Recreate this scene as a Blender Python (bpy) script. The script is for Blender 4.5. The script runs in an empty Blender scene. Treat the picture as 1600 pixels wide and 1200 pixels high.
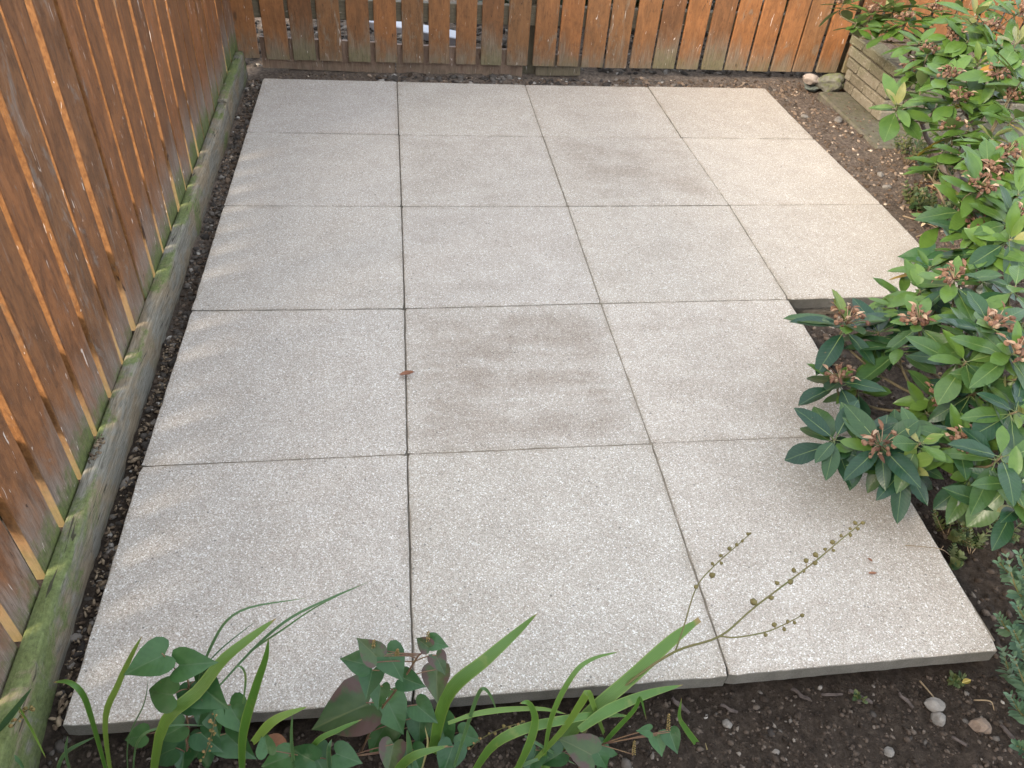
import bpy, bmesh, math, random
import numpy as np
from mathutils import Vector, Matrix, Euler, noise

random.seed(7)
rng = np.random.default_rng(11)
scene = bpy.context.scene
col = scene.collection
R = math.radians

# ------------------------------------------------------------------ camera
CAM = Vector((0.614, -0.703, 1.387))
FOC = 1226.98                       # focal length in pixels of a 1600 px wide frame
cam_data = bpy.data.cameras.new('camera')
cam = bpy.data.objects.new('camera', cam_data)
col.objects.link(cam)
cam.location = CAM
cam.rotation_euler = Euler((0.84684, -0.06434, -0.11604), 'XYZ')
cam_data.sensor_width = 36.0
cam_data.lens = FOC / 1600 * 36.0
cam_data.clip_start = 0.02
cam_data.clip_end = 300
scene.camera = cam
CM = cam.rotation_euler.to_matrix()
CX, CY, CZ = CM.col[0].copy(), CM.col[1].copy(), CM.col[2].copy()

# ------------------------------------------------------------------ sky and sun
SUN_EL, SUN_AZ = 31.5, 31.0         # the light travels +x and, by SUN_AZ, a little towards +y
world = bpy.data.worlds.new('World')
scene.world = world
world.use_nodes = True
wn = world.node_tree.nodes
wl = world.node_tree.links
wn.clear()
sky = wn.new('ShaderNodeTexSky')
sky.sky_type = 'NISHITA'
sky.sun_disc = False
sky.sun_elevation = R(SUN_EL)
sky.sun_rotation = R(270 - SUN_AZ)
sky.air_density = 0.7
sky.dust_density = 4.0
sky.ozone_density = 0.3
bg = wn.new('ShaderNodeBackground')
bg.inputs['Strength'].default_value = 0.15
wo = wn.new('ShaderNodeOutputWorld')
veil = wn.new('ShaderNodeMix')            # thin even cloud in front of the blue
veil.data_type = 'RGBA'
veil.inputs[0].default_value = 0.65
veil.inputs[7].default_value = (6.1, 6.7, 7.45, 1)
wl.new(sky.outputs[0], veil.inputs[6])
wl.new(veil.outputs[2], bg.inputs['Color'])
wl.new(bg.outputs[0], wo.inputs['Surface'])

sun_data = bpy.data.lights.new('sun', 'SUN')
sun_data.energy = 2.1
sun_data.angle = R(15.0)
sun_data.color = (1.0, 0.87, 0.70)
sun = bpy.data.objects.new('sun', sun_data)
col.objects.link(sun)
trav = Vector((math.cos(R(SUN_AZ)) * math.cos(R(SUN_EL)), math.sin(R(SUN_AZ)) * math.cos(R(SUN_EL)), -math.sin(R(SUN_EL))))
sun.rotation_euler = trav.to_track_quat('-Z', 'Y').to_euler()
sun.location = (-4, -2, 5)

scene.view_settings.view_transform = 'Standard'
scene.view_settings.look = 'None'
scene.view_settings.gamma = 1.0
scene.view_settings.exposure = 1.67
scene.render.engine = 'CYCLES'

# ------------------------------------------------------------------ helpers: points
def ray(px, py):
    return (CX * ((px - 800) / FOC) + CY * ((600 - py) / FOC) - CZ)
def onz(px, py, z):
    d = ray(px, py); return CAM + d * ((z - CAM.z) / d.z)
def ony(px, py, y):
    d = ray(px, py); return CAM + d * ((y - CAM.y) / d.y)
def lerp(a, b, t): return a + (b - a) * t
def sstep(a, b, x):
    t = min(1, max(0, (x - a) / (b - a))); return t * t * (3 - 2 * t)

# ------------------------------------------------------------------ helpers: objects
def link(name, me, mat=None, parent=None):
    o = bpy.data.objects.new(name, me)
    col.objects.link(o)
    if mat is not None and me is not None and not me.materials:
        me.materials.append(mat)
    if parent is not None:
        o.parent = parent
    return o
def empty(name, loc=(0, 0, 0)):
    o = bpy.data.objects.new(name, None); col.objects.link(o)
    o.location = loc; o.empty_display_size = 0.05
    return o
def tag(o, label=None, cat=None, group=None, kind=None):
    if label: o['label'] = label
    if cat: o['category'] = cat
    if group: o['group'] = group
    if kind: o['kind'] = kind
    return o
def mesh(name, verts, faces, smooth=False):
    me = bpy.data.meshes.new(name)
    me.from_pydata([tuple(v) for v in verts], [], faces)
    if smooth:
        me.polygons.foreach_set('use_smooth', [True] * len(me.polygons))
    me.update()
    return me
def mesh_np(name, V, F, smooth=False):
    me = bpy.data.meshes.new(name)
    n = len(F); k = F.shape[1]
    me.vertices.add(len(V)); me.vertices.foreach_set('co', np.asarray(V, np.float32).ravel())
    me.loops.add(n * k); me.loops.foreach_set('vertex_index', F.astype(np.int32).ravel())
    me.polygons.add(n)
    me.polygons.foreach_set('loop_start', np.arange(0, n * k, k, dtype=np.int32))
    if smooth: me.polygons.foreach_set('use_smooth', np.ones(n, bool))
    me.update(calc_edges=True); me.validate()
    return me
def frame(d, up):
    y = Vector(d).normalized(); x = y.cross(Vector(up))
    if x.length < 1e-4: x = y.cross(Vector((1, 0.3, 0.1)))
    x.normalize(); z = x.cross(y)
    m = Matrix((x, y, z)).transposed().to_4x4()
    return m
def place(o, pos, d, up, s=1.0):
    m = frame(d, up)
    sc = Matrix.Diagonal((s, s, s, 1)) if not hasattr(s, '__len__') else Matrix.Diagonal((s[0], s[1], s[2], 1))
    o.matrix_local = Matrix.Translation(pos) @ m @ sc
def jit(a): return random.uniform(-a, a)

# ------------------------------------------------------------------ helpers: materials
class NT:
    def __init__(s, name):
        s.m = bpy.data.materials.new(name); s.m.use_nodes = True
        s.n = s.m.node_tree.nodes; s.l = s.m.node_tree.links; s.n.clear()
        s.out = s.n.new('ShaderNodeOutputMaterial')
        s.b = s.n.new('ShaderNodeBsdfPrincipled')
        s.l.new(s.b.outputs[0], s.out.inputs['Surface'])
    def set(s, sock, v):
        if hasattr(v, 'is_linked') or hasattr(v, 'links'): s.l.new(v, sock)
        else: sock.default_value = v
    def coord(s, which='Object'): return s.n.new('ShaderNodeTexCoord').outputs[which]
    def pos(s): return s.n.new('ShaderNodeNewGeometry').outputs['Position']
    def island(s): return s.n.new('ShaderNodeNewGeometry').outputs['Random Per Island']
    def info(s, which): return s.n.new('ShaderNodeObjectInfo').outputs[which]
    def mapping(s, v, scale=(1, 1, 1), loc=None, rot=None):
        n = s.n.new('ShaderNodeMapping'); s.l.new(v, n.inputs[0])
        n.inputs['Scale'].default_value = scale
        if loc is not None: s.set(n.inputs['Location'], loc)
        if rot is not None: n.inputs['Rotation'].default_value = rot
        return n.outputs[0]
    def noise(s, v, scale, detail=4, rough=0.55, dist=0.0, out='Fac'):
        n = s.n.new('ShaderNodeTexNoise'); s.l.new(v, n.inputs['Vector'])
        n.inputs['Scale'].default_value = scale; n.inputs['Detail'].default_value = detail
        n.inputs['Roughness'].default_value = rough; n.inputs['Distortion'].default_value = dist
        return n.outputs[out]
    def voro(s, v, scale, feature='F1', out='Color', rnd=1.0):
        n = s.n.new('ShaderNodeTexVoronoi'); n.feature = feature; s.l.new(v, n.inputs['Vector'])
        n.inputs['Scale'].default_value = scale
        n.inputs['Randomness'].default_value = rnd
        return n.outputs[out]
    def math(s, op, a, b=0.0, clamp=False):
        n = s.n.new('ShaderNodeMath'); n.operation = op; n.use_clamp = clamp
        s.set(n.inputs[0], a); s.set(n.inputs[1], b); return n.outputs[0]
    def ramp(s, fac, stops):
        n = s.n.new('ShaderNodeValToRGB'); s.l.new(fac, n.inputs[0]); e = n.color_ramp.elements
        while len(e) < len(stops): e.new(0.5)
        for el, (p, c) in zip(e, stops):
            el.position = p
            el.color = (c, c, c, 1) if not hasattr(c, '__len__') else (*c, 1)
        return n.outputs[0]
    def smooth(s, v, a, b, lo=0.0, hi=1.0):
        n = s.n.new('ShaderNodeMapRange'); n.interpolation_type = 'SMOOTHSTEP'
        s.l.new(v, n.inputs[0]); n.inputs[1].default_value = a; n.inputs[2].default_value = b
        n.inputs[3].default_value = lo; n.inputs[4].default_value = hi
        return n.outputs[0]
    def mix(s, f, a, b, mode='MIX'):
        n = s.n.new('ShaderNodeMix'); n.data_type = 'RGBA'; n.blend_type = mode
        s.set(n.inputs[0], f)
        s.set(n.inputs[6], a if not isinstance(a, tuple) else (*a, 1))
        s.set(n.inputs[7], b if not isinstance(b, tuple) else (*b, 1))
        return n.outputs[2]
    def sep(s, v, i):
        n = s.n.new('ShaderNodeSeparateXYZ'); s.l.new(v, n.inputs[0]); return n.outputs[i]
    def sepc(s, v, i):
        n = s.n.new('ShaderNodeSeparateColor'); s.l.new(v, n.inputs[0]); return n.outputs[i]
    def comb(s, x, y, z):
        n = s.n.new('ShaderNodeCombineXYZ')
        for i, v in enumerate((x, y, z)): s.set(n.inputs[i], v)
        return n.outputs[0]
    def vadd(s, a, b):
        n = s.n.new('ShaderNodeVectorMath'); n.operation = 'ADD'; s.l.new(a, n.inputs[0]); s.l.new(b, n.inputs[1]); return n.outputs[0]
    def bump(s, h, strength, dist, prev=None):
        n = s.n.new('ShaderNodeBump'); s.l.new(h, n.inputs['Height'])
        n.inputs['Strength'].default_value = strength; n.inputs['Distance'].default_value = dist
        if prev is not None: s.l.new(prev, n.inputs['Normal'])
        return n.outputs[0]
    def done(s, colour, rough=0.8, normal=None, spec=0.3):
        s.set(s.b.inputs['Base Color'], colour if not isinstance(colour, tuple) else (*colour, 1))
        s.set(s.b.inputs['Roughness'], rough)
        s.b.inputs['Specular IOR Level'].default_value = spec
        if normal is not None: s.l.new(normal, s.b.inputs['Normal'])
        return s.m

def mat_slab():
    t = NT('slab_concrete')
    p = t.pos()
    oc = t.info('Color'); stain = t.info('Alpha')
    cell = t.voro(p, 430)
    r1, r2 = t.sepc(cell, 0), t.sepc(cell, 1)
    mid = t.noise(p, 9, 6, 0.66)
    fine = t.noise(p, 480, 2, 0.65)
    base = t.ramp(mid, [(0.28, (0.385, 0.357, 0.322)), (0.5, (0.422, 0.394, 0.358)), (0.72, (0.458, 0.431, 0.395))])
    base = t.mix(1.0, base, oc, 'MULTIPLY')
    base = t.mix(t.smooth(fine, 0.3, 0.72), t.mix(1.0, base, (0.60, 0.58, 0.54), 'MULTIPLY'), t.mix(1.0, base, (1.16, 1.15, 1.13), 'MULTIPLY'))
    # chips of aggregate: mostly close to the cement, some pale, a few brown
    base = t.mix(0.55, base, t.mix(1.0, base, t.ramp(r1, [(0.0, (0.62, 0.59, 0.54)), (0.35, (0.92, 0.90, 0.86)), (0.7, (1.18, 1.18, 1.16)), (1.0, (1.45, 1.47, 1.48))]), 'MULTIPLY'))
    base = t.mix(t.smooth(r1, 0.925, 0.95, 0, 0.45), base, (0.76, 0.75, 0.72))
    base = t.mix(t.smooth(r2, 0.88, 0.93, 0, 0.6), base, (0.23, 0.175, 0.13))
    rare = t.n.new('ShaderNodeTexVoronoi'); t.l.new(p, rare.inputs['Vector']); rare.inputs['Scale'].default_value = 95
    rr = t.sepc(rare.outputs['Color'], 2)
    rare_m = t.math('MULTIPLY', t.smooth(rr, 0.984, 0.99), t.smooth(rare.outputs['Distance'], 0.12, 0.34, 0.8, 0))
    base = t.mix(rare_m, base, (0.10, 0.09, 0.08))
    # weathering: damp brown stains on some slabs
    uv = t.coord('UV'); u, v_ = t.sep(uv, 0), t.sep(uv, 1)
    ed = t.math('MINIMUM', t.math('MINIMUM', u, t.math('SUBTRACT', 1.0, u)), t.math('MINIMUM', v_, t.math('SUBTRACT', 1.0, v_)))
    dirt = t.smooth(t.math('ADD', ed, t.math('MULTIPLY', t.math('SUBTRACT', mid, 0.5), 0.10)), 0.0, 0.035, 0.26, 0)
    base = t.mix(dirt, base, t.mix(1.0, base, (0.60, 0.54, 0.46), 'MULTIPLY'))
    pale = t.noise(p, 3.1, 7, 0.72)
    base = t.mix(t.smooth(pale, 0.57, 0.68, 0, 0.30), base, t.mix(1.0, base, (1.22, 1.24, 1.27), 'MULTIPLY'))
    base = t.mix(t.smooth(pale, 0.30, 0.44, 0.16, 0), base, t.mix(1.0, base, (0.78, 0.73, 0.69), 'MULTIPLY'))
    st = t.mapping(p, (1.5, 3.2, 1))
    sm = t.math('MULTIPLY', t.smooth(t.math('ADD', t.noise(st, 2.2, 9, 0.70, 0.3), t.math('MULTIPLY', t.math('SUBTRACT', fine, 0.5), 0.45)), 0.36, 0.66), stain)
    sm = t.math('MULTIPLY', sm, t.smooth(t.math('ADD', ed, t.math('MULTIPLY', t.math('SUBTRACT', pale, 0.5), 0.25)), 0.0, 0.16, 0.25, 1.15))
    base = t.mix(t.math('MULTIPLY', sm, 0.8), base, t.mix(1.0, base, (0.56, 0.495, 0.445), 'MULTIPLY'))
    # sides are plain grey cement, edges carry a thin dirty line
    nz = t.sep(t.n.new('ShaderNodeNewGeometry').outputs['Normal'], 2)
    side = t.smooth(nz, 0.2, 0.6, 1, 0)
    cem = t.ramp(mid, [(0.3, (0.075, 0.067, 0.052)), (0.7, (0.155, 0.14, 0.115))])
    base = t.mix(side, base, cem)
    h = t.math('ADD', t.math('MULTIPLY', r1, 0.6), fine)
    nb = t.bump(h, 0.5, 0.0012)
    return t.done(base, t.ramp(r2, [(0.0, 0.55), (1.0, 0.85)]), nb, 0.35)

def mat_bed():
    t = NT('bedding_sand'); p = t.pos()
    c = t.ramp(t.noise(p, 60, 5, 0.6), [(0.3, (0.14, 0.115, 0.085)), (0.75, (0.26, 0.22, 0.17))])
    return t.done(c, 0.95, t.bump(t.noise(p, 140, 4, 0.6), 0.8, 0.004), 0.1)

def mat_stained(name, c_dark, c_mid, c_light, grey, moss, z_lo, z_hi, moss_amt, grey_amt, m_lo, m_hi, edge=None):
    """stained board: local z runs along the board; bleached and mossy near its foot"""
    t = NT(name)
    o = t.coord('Object'); p = t.pos(); rnd = t.info('Random')
    off = t.comb(t.math('MULTIPLY', rnd, 31.0), t.math('MULTIPLY', rnd, 17.0), t.math('MULTIPLY', rnd, 57.0))
    v = t.vadd(o, off)
    grain = t.noise(t.mapping(v, (1, 1, 0.055)), 230, 5, 0.72, 0.8)
    broad = t.noise(t.mapping(v, (1, 1, 0.30)), 24, 6, 0.72, 0.9)
    mott = t.noise(t.mapping(v, (1, 1, 0.55)), 90, 4, 0.7, 0.3)
    c = t.mix(t.smooth(broad, 0.34, 0.66), c_dark, c_mid)
    c = t.mix(t.smooth(grain, 0.50, 0.75, 0, 0.5), c, c_light)
    c = t.mix(t.smooth(grain, 0.25, 0.45, 0.55, 0), c, t.mix(1.0, c, (0.42, 0.40, 0.38), 'MULTIPLY'))
    c = t.mix(t.smooth(mott, 0.50, 0.68, 0, 0.55), c, t.mix(1.0, c, (0.58, 0.53, 0.52), 'MULTIPLY'))
    # board to board variation
    tint = t.ramp(rnd, [(0.0, (0.66, 0.66, 0.72)), (0.3, (0.95, 0.93, 0.92)), (0.7, (1.12, 1.02, 0.94)), (1.0, (0.84, 0.90, 0.98))])
    c = t.mix(1.0, c, tint, 'MULTIPLY')
    kn = t.voro(t.mapping(v, (1, 1, 0.42)), 6.5, out='Distance')
    c = t.mix(t.smooth(kn, 0.04, 0.09, 0.75, 0), c, (0.05, 0.026, 0.014))
    # worn stain: bare grey wood, from the foot upwards and in streaks
    wear = t.noise(t.mapping(v, (1, 1, 0.28)), 20, 7, 0.75, 0.6)
    z = t.sep(p, 2)
    zr = t.math('ADD', z, t.math('MULTIPLY', t.math('SUBTRACT', rnd, 0.5), 0.10))
    low = t.smooth(t.math('ADD', zr, t.math('MULTIPLY', t.math('SUBTRACT', wear, 0.5), 0.45)), z_lo, z_hi, 1, 0)
    wf = t.math('MAXIMUM', t.math('MULTIPLY', low, grey_amt), t.smooth(t.math('ADD', wear, t.math('MULTIPLY', t.math('SUBTRACT', rnd, 0.5), 0.12)), 0.60, 0.68, 0, 0.6))
    c = t.mix(wf, c, t.mix(t.smooth(grain, 0.3, 0.7), t.mix(1.0, grey, (0.6, 0.58, 0.55), 'MULTIPLY'), t.mix(1.0, grey, (1.5, 1.45, 1.4), 'MULTIPLY')))
    mn = t.noise(v, 30, 7, 0.75)
    ml = t.smooth(t.math('ADD', zr, t.math('MULTIPLY', t.math('SUBTRACT', mn, 0.5), 0.24)), m_lo, m_hi, 1, 0)
    mc = t.mix(t.smooth(mott, 0.3, 0.7), t.mix(1.0, moss, (0.6, 0.62, 0.55), 'MULTIPLY'), t.mix(1.0, moss, (1.3, 1.25, 1.2), 'MULTIPLY'))
    c = t.mix(t.math('MULTIPLY', ml, moss_amt), c, mc)
    if edge:      # sawn edges: raw wood, lightened for the sunlight striking them
        nx_ = t.math('ABSOLUTE', t.sep(t.n.new('ShaderNodeNewGeometry').outputs['True Normal'], 0))
        ec = t.mix(t.smooth(mott, 0.35, 0.65), t.mix(1.0, edge, (0.55, 0.50, 0.46), 'MULTIPLY'), edge)
        ec = t.mix(t.smooth(wear, 0.54, 0.66, 0, 0.6), ec, (0.17, 0.12, 0.075))
        ec = t.mix(t.smooth(t.math('ADD', z, t.math('MULTIPLY', t.math('SUBTRACT', wear, 0.5), 0.2)), 0.06, 0.24, 0.7, 0), ec, (0.235, 0.19, 0.095))
        c = t.mix(t.smooth(nx_, 0.3, 0.6, 0.8, 0), c, ec)
    # tiny pale scratches and flecks, dark checks
    fl = t.noise(t.mapping(v, (1, 1, 0.16)), 95, 2, 0.4, 1.2)
    c = t.mix(t.smooth(fl, 0.715, 0.745, 0, 0.9), c, (0.55, 0.47, 0.40))
    c = t.mix(t.smooth(fl, 0.235, 0.265, 0.8, 0), c, (0.03, 0.016, 0.010))
    n1 = t.bump(t.math('ADD', grain, t.math('MULTIPLY', wf, 0.4)), 0.6, 0.0018)
    return t.done(c, t.ramp(broad, [(0.3, 0.55), (0.8, 0.8)]), n1, 0.3)

def mat_edging():
    t = NT('weathered_edging'); o = t.coord('Object'); p = t.pos()
    v = t.mapping(o, (1, 0.05, 1))
    grain = t.noise(t.mapping(o, (1, 0.09, 1)), 170, 6, 0.72, 0.8)
    blot = t.noise(t.mapping(o, (1, 0.45, 1)), 10, 7, 0.72, 0.4)
    c = t.ramp(grain, [(0.28, (0.080, 0.060, 0.039)), (0.5, (0.195, 0.152, 0.100)), (0.72, (0.30, 0.245, 0.17))])
    c = t.mix(t.smooth(blot, 0.42, 0.58, 0.0, 0.85), c, t.mix(t.smooth(grain, 0.3, 0.7), (0.09, 0.085, 0.068), (0.235, 0.225, 0.19)))
    m = t.noise(t.mapping(o, (1, 0.6, 1)), 6.5, 7, 0.72, 0.5)
    nz = t.sep(t.n.new('ShaderNodeNewGeometry').outputs['Normal'], 2)
    yy = t.sep(p, 1)
    y2 = t.math('ADD', t.smooth(yy, 0.15, 0.55, 0.075, -0.055), t.smooth(yy, 2.5, 3.1, 0, 0.10))
    topm = t.smooth(t.math('ADD', t.math('ADD', m, y2), t.math('MULTIPLY', nz, 0.075)), 0.49, 0.60, 0, 0.85)
    moss = t.ramp(t.noise(p, 120, 5, 0.7), [(0.3, (0.055, 0.075, 0.018)), (0.7, (0.150, 0.185, 0.058))])
    c = t.mix(topm, c, moss)
    cr = t.noise(t.mapping(o, (1, 0.10, 1)), 75, 3, 0.5, 1.4)
    c = t.mix(t.smooth(cr, 0.66, 0.71, 0, 0.85), c, (0.035, 0.028, 0.02))
    n1 = t.bump(t.math('ADD', grain, t.math('MULTIPLY', blot, 1.5)), 0.7, 0.0035)
    return t.done(c, 0.88, n1, 0.2)

def mat_soil():
    t = NT('soil'); p = t.pos()
    n1 = t.noise(p, 4, 3, 0.6); n2 = t.noise(p, 60, 7, 0.75)
    damp = t.ramp(n2, [(0.32, (0.018, 0.0125, 0.009)), (0.52, (0.044, 0.032, 0.023)), (0.72, (0.085, 0.063, 0.046))])
    dry = t.ramp(n2, [(0.32, (0.062, 0.046, 0.035)), (0.52, (0.140, 0.107, 0.082)), (0.72, (0.235, 0.187, 0.147))])
    y = t.math('ADD', t.sep(p, 1), t.math('MULTIPLY', t.math('SUBTRACT', n1, 0.5), 1.2))
    c = t.mix(t.smooth(y, 0.5, 2.2), damp, dry)
    return t.done(c, 0.95, t.bump(n2, 1.0, 0.016), 0.15)

def mat_crumbs(name, stops, rough=0.92, nscale=160, spec=0.2, ydry=None):
    t = NT(name); p = t.pos(); r = t.island()
    c = t.ramp(r, stops)
    c = t.mix(t.noise(p, nscale, 4, 0.6), t.mix(1.0, c, (0.55, 0.53, 0.5), 'MULTIPLY'), t.mix(1.0, c, (1.35, 1.35, 1.35), 'MULTIPLY'))
    if ydry:
        c = t.mix(t.smooth(t.sep(p, 1), 0.5, 2.2), c, t.mix(1.0, c, (*ydry, ), 'MULTIPLY'))
    return t.done(c, rough, t.bump(t.noise(p, nscale * 2, 3, 0.6), 0.6, 0.002), spec)

def mat_stone(name, a, b, mossy=0.0, scale=30):
    t = NT(name); p = t.pos()
    n = t.noise(p, scale, 6, 0.65)
    c = t.ramp(n, [(0.3, a), (0.7, b)])
    if mossy:
        nz = t.sep(t.n.new('ShaderNodeNewGeometry').outputs['Normal'], 2)
        c = t.mix(t.smooth(t.math('ADD', t.noise(p, 40, 5, 0.65), t.math('MULTIPLY', nz, 0.12)), 0.45, 0.7, 0, mossy), c, (0.11, 0.125, 0.035))
    return t.done(c, 0.85, t.bump(t.noise(p, scale * 4, 5, 0.65), 0.7, 0.006), 0.3)

def mat_brick():
    t = NT('painted_brick'); p = t.pos(); rnd = t.info('Random')
    c = t.mix(rnd, (0.140, 0.120, 0.086), (0.205, 0.180, 0.135))
    n = t.noise(p, 22, 6, 0.66)
    z = t.sep(p, 2)
    c = t.mix(t.smooth(n, 0.4, 0.7, 0, 0.7), c, t.mix(1.0, c, (0.62, 0.60, 0.52), 'MULTIPLY'))
    zz = t.math('ADD', z, t.math('MULTIPLY', t.math('SUBTRACT', n, 0.5), 0.35))
    c = t.mix(t.smooth(zz, 0.08, 0.22, 0, 0.6), c, (0.150, 0.148, 0.088))
    fl = t.noise(p, 110, 3, 0.6)
    c = t.mix(t.smooth(fl, 0.60, 0.70, 0, 0.6), c, (0.36, 0.34, 0.26))
    c = t.mix(t.smooth(fl, 0.28, 0.40, 0.8, 0), c, (0.04, 0.036, 0.024))
    return t.done(c, 0.9, t.bump(fl, 0.9, 0.006), 0.2)

def mat_leaf(name, dark, light, rib, back, rough=0.38, under_tint=None, blotch=None, trans=0.12, vary=1.0, lit_toned=False):
    """leaf: local x across, y along; midrib and side veins drawn on the blade"""
    t = NT(name); o = t.coord('Object'); rnd = t.info('Random')
    isl = t.island()
    r = t.math('FRACT', t.math('ADD', rnd, t.math('MULTIPLY', isl, 0.6)))
    ax = t.math('ABSOLUTE', t.sep(o, 0)); y = t.sep(o, 1)
    if lit_toned:  # tone by place on the shrub: upper leaves painted brighter as if lit
        r = t.math('ADD', t.math('MULTIPLY', r, 0.45), t.math('MULTIPLY', t.sepc(t.info('Color'), 0), 0.55))
    c = t.mix(t.smooth(r, 0.05, 0.95, 0.0, vary), dark, light)
    n = t.noise(o, 40, 4, 0.6)
    c = t.mix(t.smooth(n, 0.35, 0.7, 0, 0.6), c, t.mix(1.0, c, (0.62, 0.72, 0.72), 'MULTIPLY'))
    if blotch:
        bn = t.noise(t.vadd(o, t.comb(t.math('MULTIPLY', rnd, 9.0), 0.0, 0.0)), 38, 5, 0.65)
        edge = t.smooth(ax, 0.006, 0.024, 0, 0.26)
        c = t.mix(t.smooth(t.math('ADD', bn, edge), 0.56, 0.74, 0, 0.8), c, blotch)
    vw = t.math('SINE', t.math('MULTIPLY', t.math('SUBTRACT', y, t.math('MULTIPLY', ax, 0.9)), 620.0))
    c = t.mix(t.smooth(vw, 0.80, 1.0, 0, 0.05), c, rib)
    c = t.mix(t.math('MULTIPLY', t.smooth(ax, 0.0004, 0.0013, 0.8, 0), t.smooth(y, 0.02, 0.10, 1, 0.35)), c, rib)
    sp_ = t.noise(t.vadd(o, t.comb(t.math('MULTIPLY', rnd, 5.0), 0.0, 0.0)), 120, 3, 0.6)
    c = t.mix(t.smooth(sp_, 0.70, 0.76, 0, 0.7), c, (0.10, 0.07, 0.03))
    g = t.n.new('ShaderNodeNewGeometry').outputs['Backfacing']
    c = t.mix(g, c, back)
    nb = t.bump(t.math('ADD', t.math('MULTIPLY', vw, 0.35), t.math('MULTIPLY', n, 4.0)), 0.16, 0.001)
    t.done(c, rough, nb, 0.34)
    if trans:
        tr = t.n.new('ShaderNodeBsdfTranslucent'); t.l.new(t.mix(1.0, c, (1.3, 1.5, 0.5), 'MULTIPLY'), tr.inputs['Color'])
        mx = t.n.new('ShaderNodeMixShader'); mx.inputs[0].default_value = trans
        t.l.new(t.b.outputs[0], mx.inputs[1]); t.l.new(tr.outputs[0], mx.inputs[2])
        t.l.new(mx.outputs[0], t.out.inputs['Surface'])
    return t.m

def mat_blade(name, a, b, tipc, rough=0.45):
    """strap leaf: UV u across, v along"""
    t = NT(name); uv = t.coord('UV'); rnd = t.info('Random')
    u, v = t.sep(uv, 0), t.sep(uv, 1)
    c = t.mix(rnd, a, b)
    vein = t.math('SINE', t.math('MULTIPLY', u, 50.0))
    c = t.mix(t.smooth(vein, 0.2, 1.0, 0, 0.30), c, t.mix(1.0, c, (0.6, 0.68, 0.6), 'MULTIPLY'))
    c = t.mix(t.smooth(t.math('ABSOLUTE', t.math('SUBTRACT', u, 0.5)), 0.36, 0.5, 0, 0.45), c, (0.22, 0.26, 0.06))
    nn = t.noise(t.coord('Object'), 30, 4, 0.6)
    c = t.mix(t.smooth(t.math('ADD', v, t.math('MULTIPLY', nn, 0.12)), 0.99, 1.08), c, tipc)
    c = t.mix(t.smooth(nn, 0.6, 0.75, 0, 0.4), c, (0.18, 0.20, 0.05))
    t.done(c, rough, t.bump(vein, 0.2, 0.001), 0.4)
    tr = t.n.new('ShaderNodeBsdfTranslucent'); t.l.new(t.mix(1.0, c, (1.3, 1.4, 0.6), 'MULTIPLY'), tr.inputs['Color'])
    mx = t.n.new('ShaderNodeMixShader'); mx.inputs[0].default_value = 0.18
    t.l.new(t.b.outputs[0], mx.inputs[1]); t.l.new(tr.outputs[0], mx.inputs[2])
    t.l.new(mx.outputs[0], t.out.inputs['Surface'])
    return t.m

def mat_plain(name, a, b, scale=60, rough=0.8, spec=0.25, bump=0.4):
    t = NT(name); p = t.coord('Object')
    c = t.ramp(t.noise(p, scale, 5, 0.6), [(0.3, a), (0.7, b)])
    return t.done(c, rough, t.bump(t.noise(p, scale * 2, 4, 0.6), bump, 0.002), spec)

M = {}
M['slab'] = mat_slab()
M['bed'] = mat_bed()
M['left_slat'] = mat_stained('left_stain', (0.112, 0.049, 0.020), (0.225, 0.096, 0.036), (0.31, 0.148, 0.060), (0.180, 0.155, 0.132), (0.080, 0.110, 0.026), 0.05, 0.28, 0.85, 0.85, 0.05, 0.135, (0.33, 0.150, 0.050))
M['back_slat'] = mat_stained('back_stain', (0.165, 0.075, 0.028), (0.255, 0.112, 0.040), (0.34, 0.165, 0.067), (0.165, 0.132, 0.094), (0.130, 0.130, 0.050), 0.0, 0.17, 0.42, 0.85, -0.03, 0.085)
M['rail'] = mat_stained('rail_stain', (0.10, 0.075, 0.045), (0.17, 0.13, 0.08), (0.23, 0.18, 0.11), (0.16, 0.145, 0.10), (0.13, 0.125, 0.065), 0.0, 0.4, 0.15, 0.4, 0.1, 0.4)
M['kick'] = mat_stained('kick_stain', (0.14, 0.09, 0.06), (0.24, 0.16, 0.11), (0.32, 0.23, 0.16), (0.20, 0.16, 0.12), (0.12, 0.125, 0.05), -0.10, 0.08, 0.3, 0.5, -0.08, 0.02)
M['edging'] = mat_edging()
M['soil'] = mat_soil()
M['crumb'] = mat_crumbs('soil_crumbs', [(0.0, (0.019, 0.0135, 0.0095)), (0.6, (0.046, 0.033, 0.024)), (0.88, (0.083, 0.062, 0.047)), (0.965, (0.10, 0.079, 0.062)), (1.0, (0.20, 0.17, 0.14))], ydry=(2.7, 2.6, 2.45))
M['gravel'] = mat_crumbs('gravel', [(0.0, (0.035, 0.029, 0.025)), (0.5, (0.075, 0.064, 0.054)), (0.8, (0.13, 0.112, 0.095)), (0.93, (0.20, 0.175, 0.15)), (1.0, (0.38, 0.35, 0.31))])
M['litter'] = mat_crumbs('leaf_litter', [(0.0, (0.06, 0.036, 0.022)), (0.35, (0.13, 0.075, 0.042)), (0.65, (0.24, 0.135, 0.072)), (0.85, (0.34, 0.22, 0.12)), (1.0, (0.40, 0.33, 0.22))], 0.8, 60)
M['bark'] = mat_crumbs('bark_bits', [(0.0, (0.06, 0.04, 0.027)), (0.5, (0.13, 0.092, 0.06)), (1.0, (0.30, 0.23, 0.155))])
M['rock'] = mat_stone('mossy_rock', (0.08, 0.076, 0.055), (0.19, 0.18, 0.15), 0.75)
M['pinkrock'] = mat_stone('pale_rock', (0.22, 0.175, 0.14), (0.36, 0.30, 0.25))
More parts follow.
